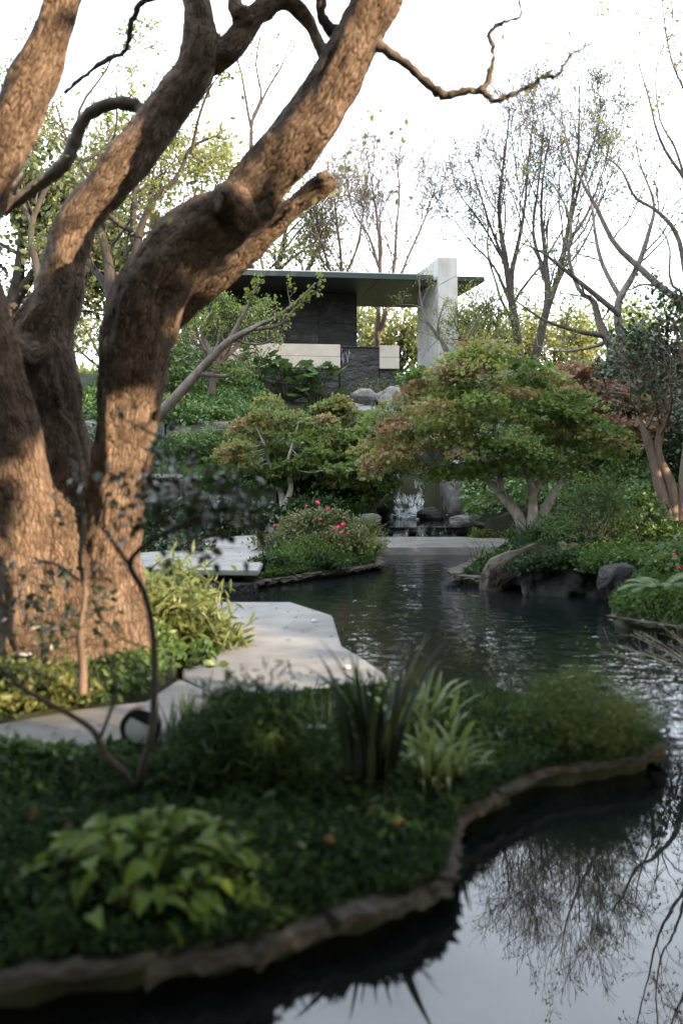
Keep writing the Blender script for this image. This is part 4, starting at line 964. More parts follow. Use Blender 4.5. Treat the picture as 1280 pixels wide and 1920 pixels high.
# ------------------------------------------------------------------ maples
def maple(label, limbs, Y, outline, npads, mat, bark, tintf, dy, padr, nleaf, size, thick=.12):
    gw = Geo(); gl = Geo(); ps = []; rs = []
    for i, L_ in enumerate(limbs):
        p, r = pxpath(L_[1], Y, Y + L_[0], 24); tubes(gw, p, r, 9); ps.append(p); rs.append(r)
    ps = np.array(ps); rs = np.array(rs); base = ps[0, 0]
    poly = outline; pads = []
    ox = np.array([p[0] for p in poly]); oy = np.array([p[1] for p in poly])
    cxp, cyp = ox.mean(), oy.mean()
    gap = 40.0
    while len(pads) < npads:
        x = rng.uniform(ox.min(), ox.max()); y = rng.uniform(oy.min(), oy.max())
        if not inside(poly, np.array([x]), np.array([y]))[0]: continue
        e = float(edge_dist(poly, np.array([x]), np.array([y]))[0]); D = min(1, e / 70)
        if pads and min(math.hypot((x - a_[0]) / 1.5, y - a_[1]) for a_ in pads) < gap: gap *= .985; continue
        pads.append((x, y, Y + dy * (rng.uniform(-1, 1)) * (.35 + .65 * D), D))
    B = np.concatenate([ps[:, 6:].reshape(-1, 3)]); Br = rs[:, 6:].reshape(-1)
    twp = []; twr = []
    for x, y, yy, D in pads:
        c = P(x, y, yy); k = np.argmin(np.linalg.norm(B - c, axis=1) + .6 * np.maximum(0, B[:, 2] - c[2]) * 2)
        m = (B[k] + c) / 2 + np.array([0, 0, -.08]) + .05 * rng.normal(size=3)
        twp.append(resample([B[k], m, c], 8)); twr.append(np.linspace(min(Br[k] * .5, .022), .004, 8))
        n = int(nleaf * (.6 + .8 * rng.random()))
        rr = padr * (.7 + .6 * rng.random())
        a = rng.random(n) * 2 * np.pi; q = np.sqrt(rng.random(n)) * rr
        tilt = (c[0] - P(cxp, cyp, Y)[0]) * .12
        pos = c + np.stack([q * np.cos(a), q * np.sin(a), rng.normal(size=n) * rr * thick - q * q * .3 / rr - abs(tilt) * q * np.cos(a) * np.sign(tilt)], 1)
        ti = np.clip(tintf(x, y) + .13 * rng.normal() + .1 * rng.normal(size=n), 0, 1)
        leaves(gl, pos, size, 'palm', ti, flat=.8)
    twp, twr = np.array(twp), np.array(twr); tubes(gw, twp, twr, 4)
    q1, s1 = branch(twp, twr, 3, .3, 1, .3, 50, .05, 5, rmin=.003); tubes(gw, q1, s1, 3)
    root = thing('maple_tree', label, 'tree', tuple(base)); inv = Matrix.Translation(Vector(base)).inverted()
    adopt(gw.build('trunk', bark, None, True), root, inv); adopt(gl.build('crown', mat), root, inv)
    return root
def t_main(x, y):
    t = .22
    if x < 860: t += .27 * min(1, (860 - x) / 110) * (1 if y > 700 else .8)
    if y < 700: t += .1
    if y > 840: t -= .1
    return t + .18 * float(noise(np.array([[x / 45., y / 30., 1.]]))[0])
MAPLE_OUT = [(850, 655), (900, 632), (945, 640), (985, 672), (1035, 700), (1085, 735), (1110, 775), (1170, 805), (1165, 850), (1085, 885), (1020, 880), (960, 885), (900, 880), (850, 900), (790, 905), (735, 885), (690, 850), (720, 800), (700, 765), (755, 735), (765, 690), (815, 690)]
maple('spreading green and russet maple on the island beside the bridge slab', [
    (0.3, [(985, 1020, 14), (975, 975, 11), (950, 940, 9), (922, 908, 7.5), (895, 890, 6), (860, 880, 6), (820, 875, 4), (790, 895, 2)]),
    (.1, [(992, 1020, 14), (998, 965, 10), (998, 930, 8), (990, 895, 7), (965, 865, 6), (935, 835, 4), (922, 770, 2.5), (922, 700, 1.5)]),
    (.4, [(1002, 1020, 13), (1018, 965, 10), (1035, 930, 8), (1060, 895, 6.5), (1085, 880, 6), (1120, 850, 4), (1145, 830, 2)]),
    (.5, [(994, 940, 8), (1010, 905, 7), (1040, 885, 5), (1055, 850, 3), (1060, 800, 1.5)]),
    (.9, [(940, 925, 7), (930, 880, 6), (890, 830, 5), (860, 770, 3), (850, 710, 2)])],
    15.9, MAPLE_OUT, 105, M_MAPLE, M_BARK_PALE, t_main, 1.25, .38, 185, .05, .09)
maple('small yellow-green maple with a white forked trunk left of the falls', [
    (.2, [(528, 968, 9), (530, 940, 7), (520, 905, 5), (505, 870, 4), (495, 830, 3), (480, 800, 1.5)]),
    (-.2, [(530, 968, 9), (535, 945, 7), (545, 915, 5), (540, 870, 4), (550, 830, 3), (560, 790, 1.5)]),
    (.5, [(532, 966, 8), (550, 945, 5), (570, 930, 4), (600, 900, 3), (640, 880, 1.5)])],
    18.2, [(440, 785), (500, 745), (560, 770), (610, 770), (660, 790), (690, 840), (700, 890), (660, 930), (610, 900), (560, 885), (500, 880), (440, 870), (400, 865), (390, 845), (440, 820)],
    60, M_MAPLE_L, M_BARK_PALE, lambda x, y: .3 + .18 * (y < 800) + .15 * (x < 450) + .2 * float(noise(np.array([[x / 40., y / 30., 4.]]))[0]), 1.2, .27, 130, .055)
maple('young yellow-green maple on the rocks above the small maple', [
    (.1, [(615, 850, 6), (618, 810, 5), (620, 780, 3), (625, 750, 1.5)]), (.2, [(617, 830, 4), (590, 800, 3), (570, 790, 1.5)]), (-.2, [(618, 820, 4), (650, 800, 3), (670, 790, 1.5)])],
    22.0, [(590, 790), (600, 750), (640, 738), (670, 780), (690, 820), (650, 850), (600, 830)], 18, M_MAPLE_L, M_BARK_GREY, lambda x, y: .25 + .2 * (y < 770), .8, .3, 150, .06)
maple('green drooping maple overhanging the rocks left of the falls', [
    (.1, [(655, 960, 7), (660, 920, 6), (668, 880, 4), (690, 850, 2)]), (.4, [(660, 930, 5), (690, 900, 4), (720, 880, 2)]), (-.4, [(660, 920, 5), (640, 880, 3), (630, 840, 1.5)])],
    18.9, [(610, 830), (660, 800), (720, 790), (770, 830), (760, 870), (720, 900), (700, 950), (650, 945), (640, 900), (600, 870)], 34, M_MAPLE_L, M_BARK_GREY, lambda x, y: .12 + .2 * (y < 820), 1.0, .3, 130, .058)
maple('russet red maple behind the spreading maple at the right', [
    (.2, [(1190, 930, 10), (1160, 860, 8), (1120, 800, 6), (1090, 750, 4), (1070, 710, 2)]), (.3, [(1160, 860, 6), (1175, 790, 5), (1190, 740, 3), (1200, 700, 2)]), (-.3, [(1120, 800, 5), (1060, 760, 3), (1030, 720, 2)])],
    18.6, [(1020, 700), (1060, 680), (1120, 690), (1160, 720), (1200, 740), (1230, 780), (1200, 820), (1130, 815), (1060, 790), (1010, 750)], 46, M_MAPLE, M_BARK_WARM, lambda x, y: .72 + .2 * float(noise(np.array([[x / 40., y / 30., 4.]]))[0]), 1.3, .33, 150, .06)

# ------------------------------------------------------------------ ground cover
PAVED = [[(-1.5, 9.58), (-.488, 9.58), (-.08, 8.79), (.0, 7.42), (.28, 6.49), (.27, 6.18), (-.72, 5.85), (-1.0, 6.3), (-1.25, 7.6)],
         [(-3.4, 4.35), (-2.2, 4.62), (-1.04, 4.86), (-.78, 5.3), (-.72, 5.83), (-1.02, 6.26), (-1.12, 5.68), (-1.46, 5.5), (-1.8, 5.2), (-3.4, 4.85)],
         [(-3.2, 11.25), (-.93, 11.2), (-.98, 13.2), (-1.25, 16.2), (-2.1, 15.6), (-2.35, 13.6), (-3.2, 12.6)], [(.45, 15.2), (3.4, 15.3), (3.6, 17.2), (2.0, 17.42), (.4, 17.4)], POOL, SIDEPOOL]
def scatter(poly, n, edge=.03):
    poly = [tuple(p) for p in poly]; A = np.array(poly); out = []; tot = 0
    while tot < n:
        q = rng.uniform(A.min(0), A.max(0), size=(n * 2, 2)); m = inside(poly, q[:, 0], q[:, 1])
        q = q[m]; m = ~inside(POND, q[:, 0], q[:, 1])
        for pv_ in PAVED: m &= ~inside(pv_, q[:, 0], q[:, 1])
        q = q[m]; d = edge_dist(POND, q[:, 0], q[:, 1]); q = q[d > edge]; out.append(q); tot += len(q)
        if len(q) == 0: break
    return np.concatenate(out)[:n]
def cover(name, label, poly, n, h, size, kind, mat, cat='ground cover', mound=1.0, lump=2.5, flat=.6, edge=.03, tb=.5):
    q = scatter(poly, n, edge); z = ground(q[:, 0], q[:, 1])
    lum = .5 + .5 * fbm(np.stack([q[:, 0] * lump, q[:, 1] * lump, 0 * z + 3.1], -1), 3)
    d = np.minimum(edge_dist([tuple(p) for p in poly], q[:, 0], q[:, 1]), edge_dist(POND, q[:, 0], q[:, 1]))
    hh = h * (.35 + .9 * np.clip(lum, 0, 1.2) * mound) * np.clip(.3 + d / .3, 0, 1)
    zz = z + hh * (1 - .55 * rng.random(len(q)) ** 2)
    g = Geo(); ti = np.clip(tb + .3 * (lum - .5) + .18 * rng.normal(size=len(q)), 0, 1)
    leaves(g, np.column_stack([q, zz]), size, kind, ti, flat)
    return stuff(name, g.mesh(name), mat, label, cat)
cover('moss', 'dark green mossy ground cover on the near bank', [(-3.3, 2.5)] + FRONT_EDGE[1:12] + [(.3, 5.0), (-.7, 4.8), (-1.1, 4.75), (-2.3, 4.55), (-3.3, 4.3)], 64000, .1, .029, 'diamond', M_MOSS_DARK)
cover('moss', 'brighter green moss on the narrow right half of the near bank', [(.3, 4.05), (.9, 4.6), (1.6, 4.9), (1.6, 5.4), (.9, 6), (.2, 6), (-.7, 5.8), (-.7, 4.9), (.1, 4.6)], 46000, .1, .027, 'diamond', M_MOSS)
cover('ivy', 'grey-green ivy beside the narrow path', [(-2.4, 4.1), (-1.05, 4.35), (-.85, 4.8), (-1.05, 4.85), (-2.4, 4.55)], 3500, .14, .06, 'diamond', M_HEDGE)
cover('ground_cover', 'green leafy ground cover round the foot of the old tree', [(-3.6, 4.95), (-1.9, 5.25), (-1.15, 5.7), (-1.0, 6.3), (-1.1, 7.6), (-1.3, 9.4), (-4.5, 9.4)], 32000, .13, .045, 'diamond', M_HEDGE)
cover('moss', 'bright mossy mound at the front of the flower island', [(-.92, 11.6), (-.5, 12.1), (.4, 13.2), (.5, 15.2), (-1.2, 15.2), (-.98, 13)], 40000, .17, .035, 'diamond', M_MOSS, mound=1.2, tb=.75)
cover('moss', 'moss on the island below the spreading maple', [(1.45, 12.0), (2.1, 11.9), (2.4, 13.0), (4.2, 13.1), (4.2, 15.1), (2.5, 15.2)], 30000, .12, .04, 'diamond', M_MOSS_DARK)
cover('lawn', 'smooth bright lawn at the right beyond the stone kerb', [(4.1, 15.3), (7.5, 15.2), (7.5, 18.5), (5.0, 18.0), (4.0, 16.5)], 36000, .06, .05, 'tri', M_GRASS, mound=.3, flat=.1)
cover('ground_cover', 'leafy green bank right of the side weir', [(2.35, 9.0), (2.75, 8.35), (3.3, 8.0), (4.4, 7.8), (4.6, 10.8), (2.9, 10.9), (2.6, 10.2)], 40000, .16, .04, 'diamond', M_MOSS, mound=1.3)
cover('ground_cover', 'low green cover round the side pool behind the weir', [(2.9, 10.95), (4.6, 10.6), (6, 13), (6, 15.1), (4.2, 15.1), (4.2, 12.9), (2.3, 12.75), (2.35, 12.5), (3.5, 12.3)], 14000, .16, .06, 'diamond', M_MOSS)
cover('ground_cover', 'clipped dark green ground cover sloping below the cream parapet', [(-6.5, 22.2), (-1.3, 22.3), (-1.2, 23.5), (-1.0, 25), (-1.5, 26.5), (-3.2, 28.6), (-6.5, 28.6)], 46000, .32, .12, 'diamond', M_HEDGE, mound=.6)
cover('ground_cover', 'rough grass terrace between the two low stone walls', [(-6.5, 18.65), (-.5, 18.7), (-.4, 21.7), (-6.5, 21.9)], 32000, .12, .08, 'blade', M_GRASS, flat=.1)
cover('ground_cover', 'dark leafy cover on the slope left of the falls', [(-1.4, 17.6), (.5, 17.6), (.9, 20.5), (.9, 27), (-1.0, 27), (-1.0, 22), (-.5, 19)], 26000, .22, .09, 'diamond', M_MOSS_DARK)
cover('ground_cover', 'green cover on the slope right of the falls', [(2.2, 17.5), (4.2, 17.5), (5.2, 18.4), (8, 18.6), (11, 29), (2.0, 29), (1.9, 21)], 36000, .25, .13, 'diamond', M_HEDGE)
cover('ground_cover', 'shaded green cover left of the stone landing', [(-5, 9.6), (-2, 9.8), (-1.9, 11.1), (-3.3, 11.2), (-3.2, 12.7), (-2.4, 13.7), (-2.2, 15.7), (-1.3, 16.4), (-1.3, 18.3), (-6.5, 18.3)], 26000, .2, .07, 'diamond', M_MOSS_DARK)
cover('undergrowth', 'green undergrowth on the hilltop behind the pavilion', [(-22, 30), (-9, 29), (-7, 36), (3, 36), (4, 30), (14, 29), (24, 44), (-26, 44)], 30000, .6, .26, 'diamond', M_LEAF_FRESH)

NEARBANK = [(-3.3, 2.5)] + FRONT_EDGE[1:] + [(1.6, 5.3), (.9, 6), (.2, 6), (-.7, 5.8), (-.75, 4.9), (-1.1, 4.75), (-2.3, 4.55), (-3.3, 4.3)]
cover('weeds', 'mixed taller weeds and grass tufts among the moss of the near bank', NEARBANK, 8000, .15, .075, 'blade', M_MOSS_DARK, flat=.05)
cover('weeds', 'scattered broader leaves in the moss of the near bank', NEARBANK, 1100, .13, .045, 'oval', M_MOSS)
cover('fallen_leaves', 'brown fallen leaves scattered over the near bank', NEARBANK, 180, .12, .045, 'oval', M_DEAD)
def spill(label, line, n, z, mat, size):
    pts = np.array(line, float); seg = np.linalg.norm(np.diff(pts, axis=0), axis=1); cum = np.concatenate([[0], np.cumsum(seg)]); t = rng.random(n) * cum[-1]
    patch = noise(np.stack([t * 2.2, 0 * t, 0 * t], -1)) + .6 * noise(np.stack([t * 7, 0 * t, 0 * t + 4], -1)); t, patch = t[patch > -.25], patch[patch > -.25]
    q = np.stack([np.interp(t, cum, pts[:, 0]), np.interp(t, cum, pts[:, 1])], -1); tg = np.stack([np.interp(t + .05, cum, pts[:, 0]), np.interp(t + .05, cum, pts[:, 1])], -1) - q; nn = nrm(np.stack([-tg[:, 1], tg[:, 0]], -1) + 1e-9)
    off = .07 * rng.random(len(t)) - .035 * np.clip(patch, 0, 1) * rng.random(len(t)); g = Geo()
    leaves(g, np.column_stack([q + nn * off[:, None], z + .02 + .035 * rng.random(len(t))]), size, 'diamond', rng.random(len(t)) * .8, .5); stuff('moss', g.mesh('moss'), mat, label, 'moss')
spill('moss creeping over the stone edging above the near water', FRONT_EDGE, 15000, .2, M_MOSS_DARK, .026)
spill('moss creeping over the pale edging of the flower island', LEFT_EDGE[2:], 6000, .18, M_MOSS, .035)
def litter(label, poly, z, n):
    A = np.array(poly); q = rng.uniform(A.min(0), A.max(0), size=(n * 3, 2)); q = q[inside(poly, q[:, 0], q[:, 1])][:n]; g = Geo()
    leaves(g, np.column_stack([q, np.full(len(q), z + .006)]), .035, 'diamond', rng.random(len(q)), 6.0); stuff('fallen_leaves', g.mesh('fallen_leaves'), M_DEAD, label, 'fallen leaves')
litter('few brown leaves lying on the stone terrace', SLABS[0], .22, 60); litter('few brown leaves lying on the narrow path', SLABS[1], .235, 50); litter('few brown leaves lying on the wide landing', SLABS[2], .33, 60)
# ------------------------------------------------------------------ low stone walls on the left slope
def stone_wall(label, a, b, top, h, n, seed, mat=None):
    r = random.Random(seed); root = thing('stone_wall', label, 'stone wall', (a[0], a[1], top - h))
    d = np.array(b) - np.array(a); ang = math.atan2(d[1], d[0]); Ln = np.linalg.norm(d); w = Ln / n
    me0 = []
    for k in range(4):
        m = rough_block_mesh(60 + seed * 5 + k, amp=.05); m.materials.append(mat or M_ROCK); me0.append(m)
    for k in range(n):
        o = bpy.data.objects.new('block', r.choice(me0)); COL.objects.link(o); o.parent = root
        t = (k + .5) * w; o.location = (math.cos(ang) * t, math.sin(ang) * t + r.uniform(-.04, .04), h / 2 - .06 + r.uniform(-.03, .03))
        o.rotation_euler = (0, 0, ang + r.uniform(-.03, .03)); o.scale = (w * .99, .5, h * r.uniform(.97, 1.08))
stone_wall('low wall of dark grey stone blocks behind the small maple', (-5.6, 18.3), (-1.2, 18.45), 1.3, .75, 5, 1)
stone_wall('upper low stone wall under the clipped green slope', (-5.8, 21.9), (-1.9, 22.05), 2.42, .5, 4, 2)

stone_wall('dark rough stone riser under the front of the wide landing', (-3.1, 11.42), (-.96, 11.36), .262, .42, 5, 3, M_ROCK_DARK)

# ------------------------------------------------------------------ shrubs
def shrub(name, label, c, rad, n, size, kind, mat, tb=.5, flat=.5, nst=8, bark=None, clumps=26, cl=.3, group=None, cat='shrub', hollow=.45, jitter=.5):
    """dome of leaf clumps on stems; c = base point, rad = (rx, ry, height)"""
    c = np.array(c, float); rx, ry, h = rad; gw = Geo(); gl = Geo()
    d = rand_dir(clumps); d[:, 2] = np.abs(d[:, 2]) * 1.0
    q = (hollow + (1 - hollow) * rng.random((clumps, 1)) ** .5) * d * np.array([rx, ry, h * .85]); q[:, 2] += h * .12
    paths = np.array([resample([c + np.array([x * .1, y * .1, -.05]), c + np.array([x * .45, y * .45, z * .5]), c + np.array([x, y, z])], 7) for x, y, z in q])
    tubes(gw, paths, np.linspace(.012, .003, 7)[None].repeat(clumps, 0) * max(.5, h * 1.2), 4)
    b1, s1 = branch(paths, np.full((clumps, 7), .004), 3, .5, 1, .35, 50, .1, 5, rmin=.002); tubes(gw, b1, s1, 3)
    k = max(1, n // clumps)
    for x, y, z in q:
        m = int(k * (.6 + .8 * rng.random())); pos = c + np.array([x, y, z]) + rng.normal(size=(m, 3)) * cl * np.array([rx, ry, h * .7]) * .6
        pos[:, 2] = np.maximum(pos[:, 2], c[2] + .01)
        t = np.clip(tb + .2 * rng.normal() + .18 * rng.normal(size=m), 0, 1)
        leaves(gl, pos, size, kind, t, flat)
    root = thing(name, label, cat, tuple(c), group); inv = Matrix.Translation(Vector(c)).inverted()
    adopt(gw.build('stem', bark or M_BARK_DARK, None, True), root, inv); adopt(gl.build('foliage', mat), root, inv)
    return root, q
def gp(px, py, Y, dz=0.0):
    x = PX(px, Y); return (x, Y, zat(x, Y) + dz)
shrub('feathery_bush', 'dense feathery green bush at the tip of the near bank', gp(1105, 0, 4.98, -.02), (.34, .3, .42), 15000, .035, 'blade', M_JUNIPER, clumps=60, cl=.24, flat=.3)
shrub('golden_shrub', 'low golden-olive shrub at the left foot of the old tree', gp(70, 0, 5.7), (.34, .3, .2), 4200, .035, 'oval', M_LEAF_YELLOW, clumps=30, tb=.2)
shrub('dark_conifer', 'dark feathery conifer between the hosta and the iris blades', gp(475, 0, 4.25), (.25, .22, .44), 7000, .075, 'blade', M_MOSS_DARK, clumps=34, cl=.42, flat=.05, hollow=.3)
for k, (px, Y, w, h, n, lab) in enumerate([(330, 8.0, .42, .68, 1300, 'tall sunlit shrub with long yellow-green leaves beside the old trunk'), (378, 7.4, .3, .45, 900, 'lower sunlit long-leaved shrub at the terrace edge'),
                                 (275, 7.2, .3, .5, 900, 'sunlit leafy shrub close to the right side of the old trunk')]):
    shrub('ginger_shrub', lab, gp(px, 0, Y), (w, w * .8, h), int(n * 1.4), .12, 'lance', M_GINGER, clumps=40, cl=.36, flat=.25, bark=M_LILY)
shrub('ivy_shrub', 'low round-leaved shrub in front of the sunlit long-leaved shrubs', gp(330, 0, 6.75), (.3, .22, .25), 600, .075, 'oval', M_HEDGE, clumps=18, flat=.8)
shrub('low_shrub', 'pale yellow-green low shrub left of the old tree at the edge', gp(10, 0, 7.6), (.5, .4, .4), 1600, .06, 'oval', M_LEAF_YELLOW, clumps=20)
shrub('trailing_plant', 'dark trailing plant hanging over the dark stone weir', (2.45, 11.02, .36), (.5, .2, .2), 3200, .045, 'diamond', M_MOSS_DARK, clumps=36, cl=.35)
shrub('trailing_plant', 'low leafy plant over the boulder at the right end of the weir', (2.95, 10.6, .36), (.35, .25, .26), 2600, .045, 'diamond', M_MOSS, clumps=30, cl=.35)
shrub('trailing_plant', 'leafy plant trailing over the upper stone wall at the left', gp(350, 0, 22.0, .1), (1.1, .35, .4), 2600, .1, 'diamond', M_HEDGE, clumps=30)
shrub('trailing_plant', 'leafy plant trailing over the lower stone wall left of the white trunk', gp(455, 0, 18.25, .45), (.8, .3, .4), 2400, .085, 'diamond', M_LEAF_MID, clumps=30)
# azalea with its pink flowers
az, q = shrub('azalea', 'sprawling azalea with pink blossoms on the flower island', gp(590, 0, 13.5), (.75, .6, .62), 5200, .05, 'oval', M_LEAF_OLIVE, tb=.7, clumps=46, cl=.22, bark=M_BARK_WARM, hollow=.6)
def flower_mesh(nm, mat, r=.05, n=5):
    g = Geo(); V, Fs = tmpl('oval')
    for k in range(n * 2):
        a = 2 * math.pi * k / n + (.3 if k >= n else 0); e = .5 if k < n else .9
        y = np.array([math.cos(a) * math.cos(e), math.sin(a) * math.cos(e), math.sin(e)]); x = np.array([-math.sin(a), math.cos(a), 0]); nn = np.cross(x, y)
        g.add(r * (V[:, :1] * 1.3 * x + V[:, 1:2] * y + V[:, 2:3] * nn), Fs, .5 + .4 * math.sin(k * 2.1))
    me = g.mesh(nm); me.materials.append(mat); return me
FL = flower_mesh('flower', M_PINK); FW = flower_mesh('flower', M_WHITE_PETAL, .05)
def put_flower(root, me, world, s=1.0):
    o = bpy.data.objects.new('flower', me); COL.objects.link(o); o.parent = root
    o.location = Vector(world) - root.location; s *= .7; o.scale = (s, s, s); o.rotation_euler = (random.uniform(-.6, .6), random.uniform(-.6, .6), random.uniform(0, 6))
for px, py, s in [(594, 944, 1.3), (615, 957, 1.2), (633, 990, 1.1), (641, 1000, 1.1), (626, 992, .8), (515, 987, .9), (643, 985, 1.2), (600, 975, .7), (560, 968, .7), (652, 1002, .8), (575, 950, .7)]:
    put_flower(az, FL, P(px, py, 13.0 + .2 * random.random()), s)
shrub('azalea', 'small reddish azalea clump right of the pink flowers by the pool', gp(680, 0, 14.6), (.35, .3, .45), 2200, .05, 'lance', M_LEAF_FRESH, clumps=26)
a2, q = shrub('azalea', 'azalea with pink blossoms at the right edge of the leafy bank', gp(1282, 0, 9.9), (.3, .3, .33), 1600, .05, 'oval', M_LEAF_MID, clumps=26)
for px, py, s in [(1271, 1066, .8), (1265, 1088, .9), (1262, 1040, .6)]: put_flower(a2, FL, P(px, py, 9.45), s * .8)
shrub('round_shrub', 'small round pale green plant in front of the flat-topped boulder', gp(900, 0, 17.15, -.05), (.36, .2, .26), 1500, .055, 'oval', M_LEAF_FRESH, clumps=24, tb=.3)
shrub('round_shrub', 'second small pale plant beside the flat-topped boulder', gp(965, 0, 17.0, -.05), (.25, .2, .3), 1000, .055, 'oval', M_LEAF_FRESH, clumps=18, tb=.2)
shrub('low_shrub', 'dark creeping plant trailing over the front edge of the flower island', gp(598, 0, 12.55), (.3, .2, .16), 1800, .035, 'oval', M_MOSS_DARK, clumps=24)
shrub('low_shrub', 'dark green low plant at the left corner of the flower island', gp(510, 0, 12.2), (.25, .25, .18), 1500, .04, 'oval', M_MOSS_DARK, clumps=22)
shrub('airy_shrub', 'airy thin-leaved shrub right of the spreading maple trunk', gp(1110, 0, 13.4), (.6, .5, .95), 4200, .06, 'lance', M_LEAF_MID, clumps=50, cl=.25)
shrub('airy_shrub', 'loose green shrub behind the airy thin-leaved shrub', gp(1175, 0, 14.2), (.5, .5, .8), 3000, .06, 'oval', M_LEAF_MID, clumps=40, cl=.25)
shrub('airy_shrub', 'low loose shrub on the island right of the maple base', gp(1060, 0, 14.0), (.45, .4, .4), 3200, .05, 'oval', M_MOSS_DARK, clumps=36)
shrub('bare_shrub', 'tangle of bare twigs overhanging the water at the right edge', (2.75, 7.3, -.05), (.95, .6, .5), 260, .035, 'oval', M_LEAF_OLIVE, clumps=60, bark=M_BARK_PALE)
shrub('twiggy_shrub', 'pale leafless twiggy shrub in front of the weir', gp(700, 0, 27.3), (.9, .5, .75), 900, .06, 'oval', M_LEAF_OLIVE, clumps=60, bark=M_BARK_PALE)
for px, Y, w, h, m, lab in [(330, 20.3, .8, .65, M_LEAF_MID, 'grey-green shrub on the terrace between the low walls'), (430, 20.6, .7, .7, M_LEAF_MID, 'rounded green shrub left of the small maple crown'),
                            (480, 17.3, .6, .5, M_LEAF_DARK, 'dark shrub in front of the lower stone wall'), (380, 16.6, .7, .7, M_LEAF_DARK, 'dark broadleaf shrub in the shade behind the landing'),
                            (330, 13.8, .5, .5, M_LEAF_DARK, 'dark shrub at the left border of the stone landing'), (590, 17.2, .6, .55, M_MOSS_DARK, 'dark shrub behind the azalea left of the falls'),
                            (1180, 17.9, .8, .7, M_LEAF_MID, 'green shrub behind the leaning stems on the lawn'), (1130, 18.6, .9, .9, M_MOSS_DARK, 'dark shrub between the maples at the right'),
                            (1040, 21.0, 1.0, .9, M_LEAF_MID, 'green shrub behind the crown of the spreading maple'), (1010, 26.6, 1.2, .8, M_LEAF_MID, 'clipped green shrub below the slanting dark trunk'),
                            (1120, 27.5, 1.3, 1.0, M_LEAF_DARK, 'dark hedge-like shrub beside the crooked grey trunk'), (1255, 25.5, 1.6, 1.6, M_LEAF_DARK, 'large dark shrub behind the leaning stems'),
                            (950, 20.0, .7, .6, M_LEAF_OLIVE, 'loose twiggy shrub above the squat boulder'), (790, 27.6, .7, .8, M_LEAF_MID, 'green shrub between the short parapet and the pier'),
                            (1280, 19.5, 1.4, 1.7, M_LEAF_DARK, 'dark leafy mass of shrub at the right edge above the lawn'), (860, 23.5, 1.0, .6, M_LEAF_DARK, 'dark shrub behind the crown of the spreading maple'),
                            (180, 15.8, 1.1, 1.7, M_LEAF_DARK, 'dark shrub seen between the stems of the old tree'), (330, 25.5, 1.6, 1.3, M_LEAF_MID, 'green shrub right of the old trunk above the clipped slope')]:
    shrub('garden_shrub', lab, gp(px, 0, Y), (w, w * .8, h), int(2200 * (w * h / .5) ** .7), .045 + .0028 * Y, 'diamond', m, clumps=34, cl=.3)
# broad-leaved plants below the parapet
def big_leaf_mesh(kind, mat, seed=0):
    g = Geo(); r = np.random.default_rng(seed)
    if kind == 'hosta':
        nu, nv = 7, 11; u = np.linspace(-1, 1, nu); t = np.linspace(0, 1, nv); U, T = np.meshgrid(u, t)
        w = .29 * np.sin(np.pi * np.clip(T, 0, 1) ** .72) ** .9 + .004
        X = U * w; Yv = T - .06 * (1 - np.abs(U)) * (T < .2); Z = .28 * T - (.62 + .2 * r.random()) * T ** 2.2 + .1 * np.abs(U) * w * 2 + .012 * np.cos(U * np.pi * 3.5) * np.sin(np.pi * T)
        V = np.stack([X, Yv, Z], -1).reshape(-1, 3)
    else:
        nu, nv = 5, 13; u = np.linspace(-1, 1, nu); t = np.linspace(0, 1, nv); U, T = np.meshgrid(u, t)
        bend = kind; w = .03 * (1 - T ** 3) * (.55 + .45 * np.minimum(1, T * 3)) + .0008
        an = bend * T ** 1.6; ds = 1 / (nv - 1)
        yy = np.concatenate([[0], np.cumsum(np.sin(an[:-1, 0]) * ds)]); zz = np.concatenate([[0], np.cumsum(np.cos(an[:-1, 0]) * ds)])
        V = np.stack([U * w, np.repeat(yy[:, None], nu, 1), np.repeat(zz[:, None], nu, 1) + np.abs(U) * w * .5], -1).reshape(-1, 3)
    ii = np.arange(nu * nv).reshape(nv, nu)
    g.add(V, np.stack([ii[:-1, :-1], ii[:-1, 1:], ii[1:, 1:], ii[1:, :-1]], -1).reshape(-1, 4), np.clip(.35 + .4 * T.ravel(), 0, 1))
    me = g.mesh('leaf', True); me.materials.append(mat); return me
HM = [big_leaf_mesh('hosta', M_HOSTA, s) for s in range(4)]
hosta = thing('hosta', 'large hosta clump with broad bright green leaves above the near water', 'plant', gp(280, 0, 3.25))
for k in range(210):
    o = bpy.data.objects.new('leaf', random.choice(HM)); COL.objects.link(o); o.parent = hosta
    a = random.uniform(0, 2 * math.pi); q = math.sqrt(random.random()); L_ = random.uniform(.055, .12)
    o.location = (.4 * q * math.cos(a), .3 * q * math.sin(a), .02 + .19 * (1 - q * q) + random.uniform(-.05, .05))
    o.rotation_euler = (random.uniform(-.5, .5) + .5 * (1 - q), random.uniform(-.5, .5), a - math.pi / 2 + random.uniform(-.9, .9)); o.scale = (L_ * random.uniform(.8, 1.15), L_, L_)
g = Geo(); 
for k in range(30):
    a = random.uniform(0, 6.28); q = random.random() * .3
    tubes(g, resample([(0.03 * math.cos(a), .03 * math.sin(a), -.03), (q * .6 * math.cos(a), q * .6 * math.sin(a), .15), (q * math.cos(a), q * .8 * math.sin(a), .27 - q * .4)], 6), np.full(6, .005), 4)
g.build('stalk', M_HOSTA, hosta, True)
BL = {}
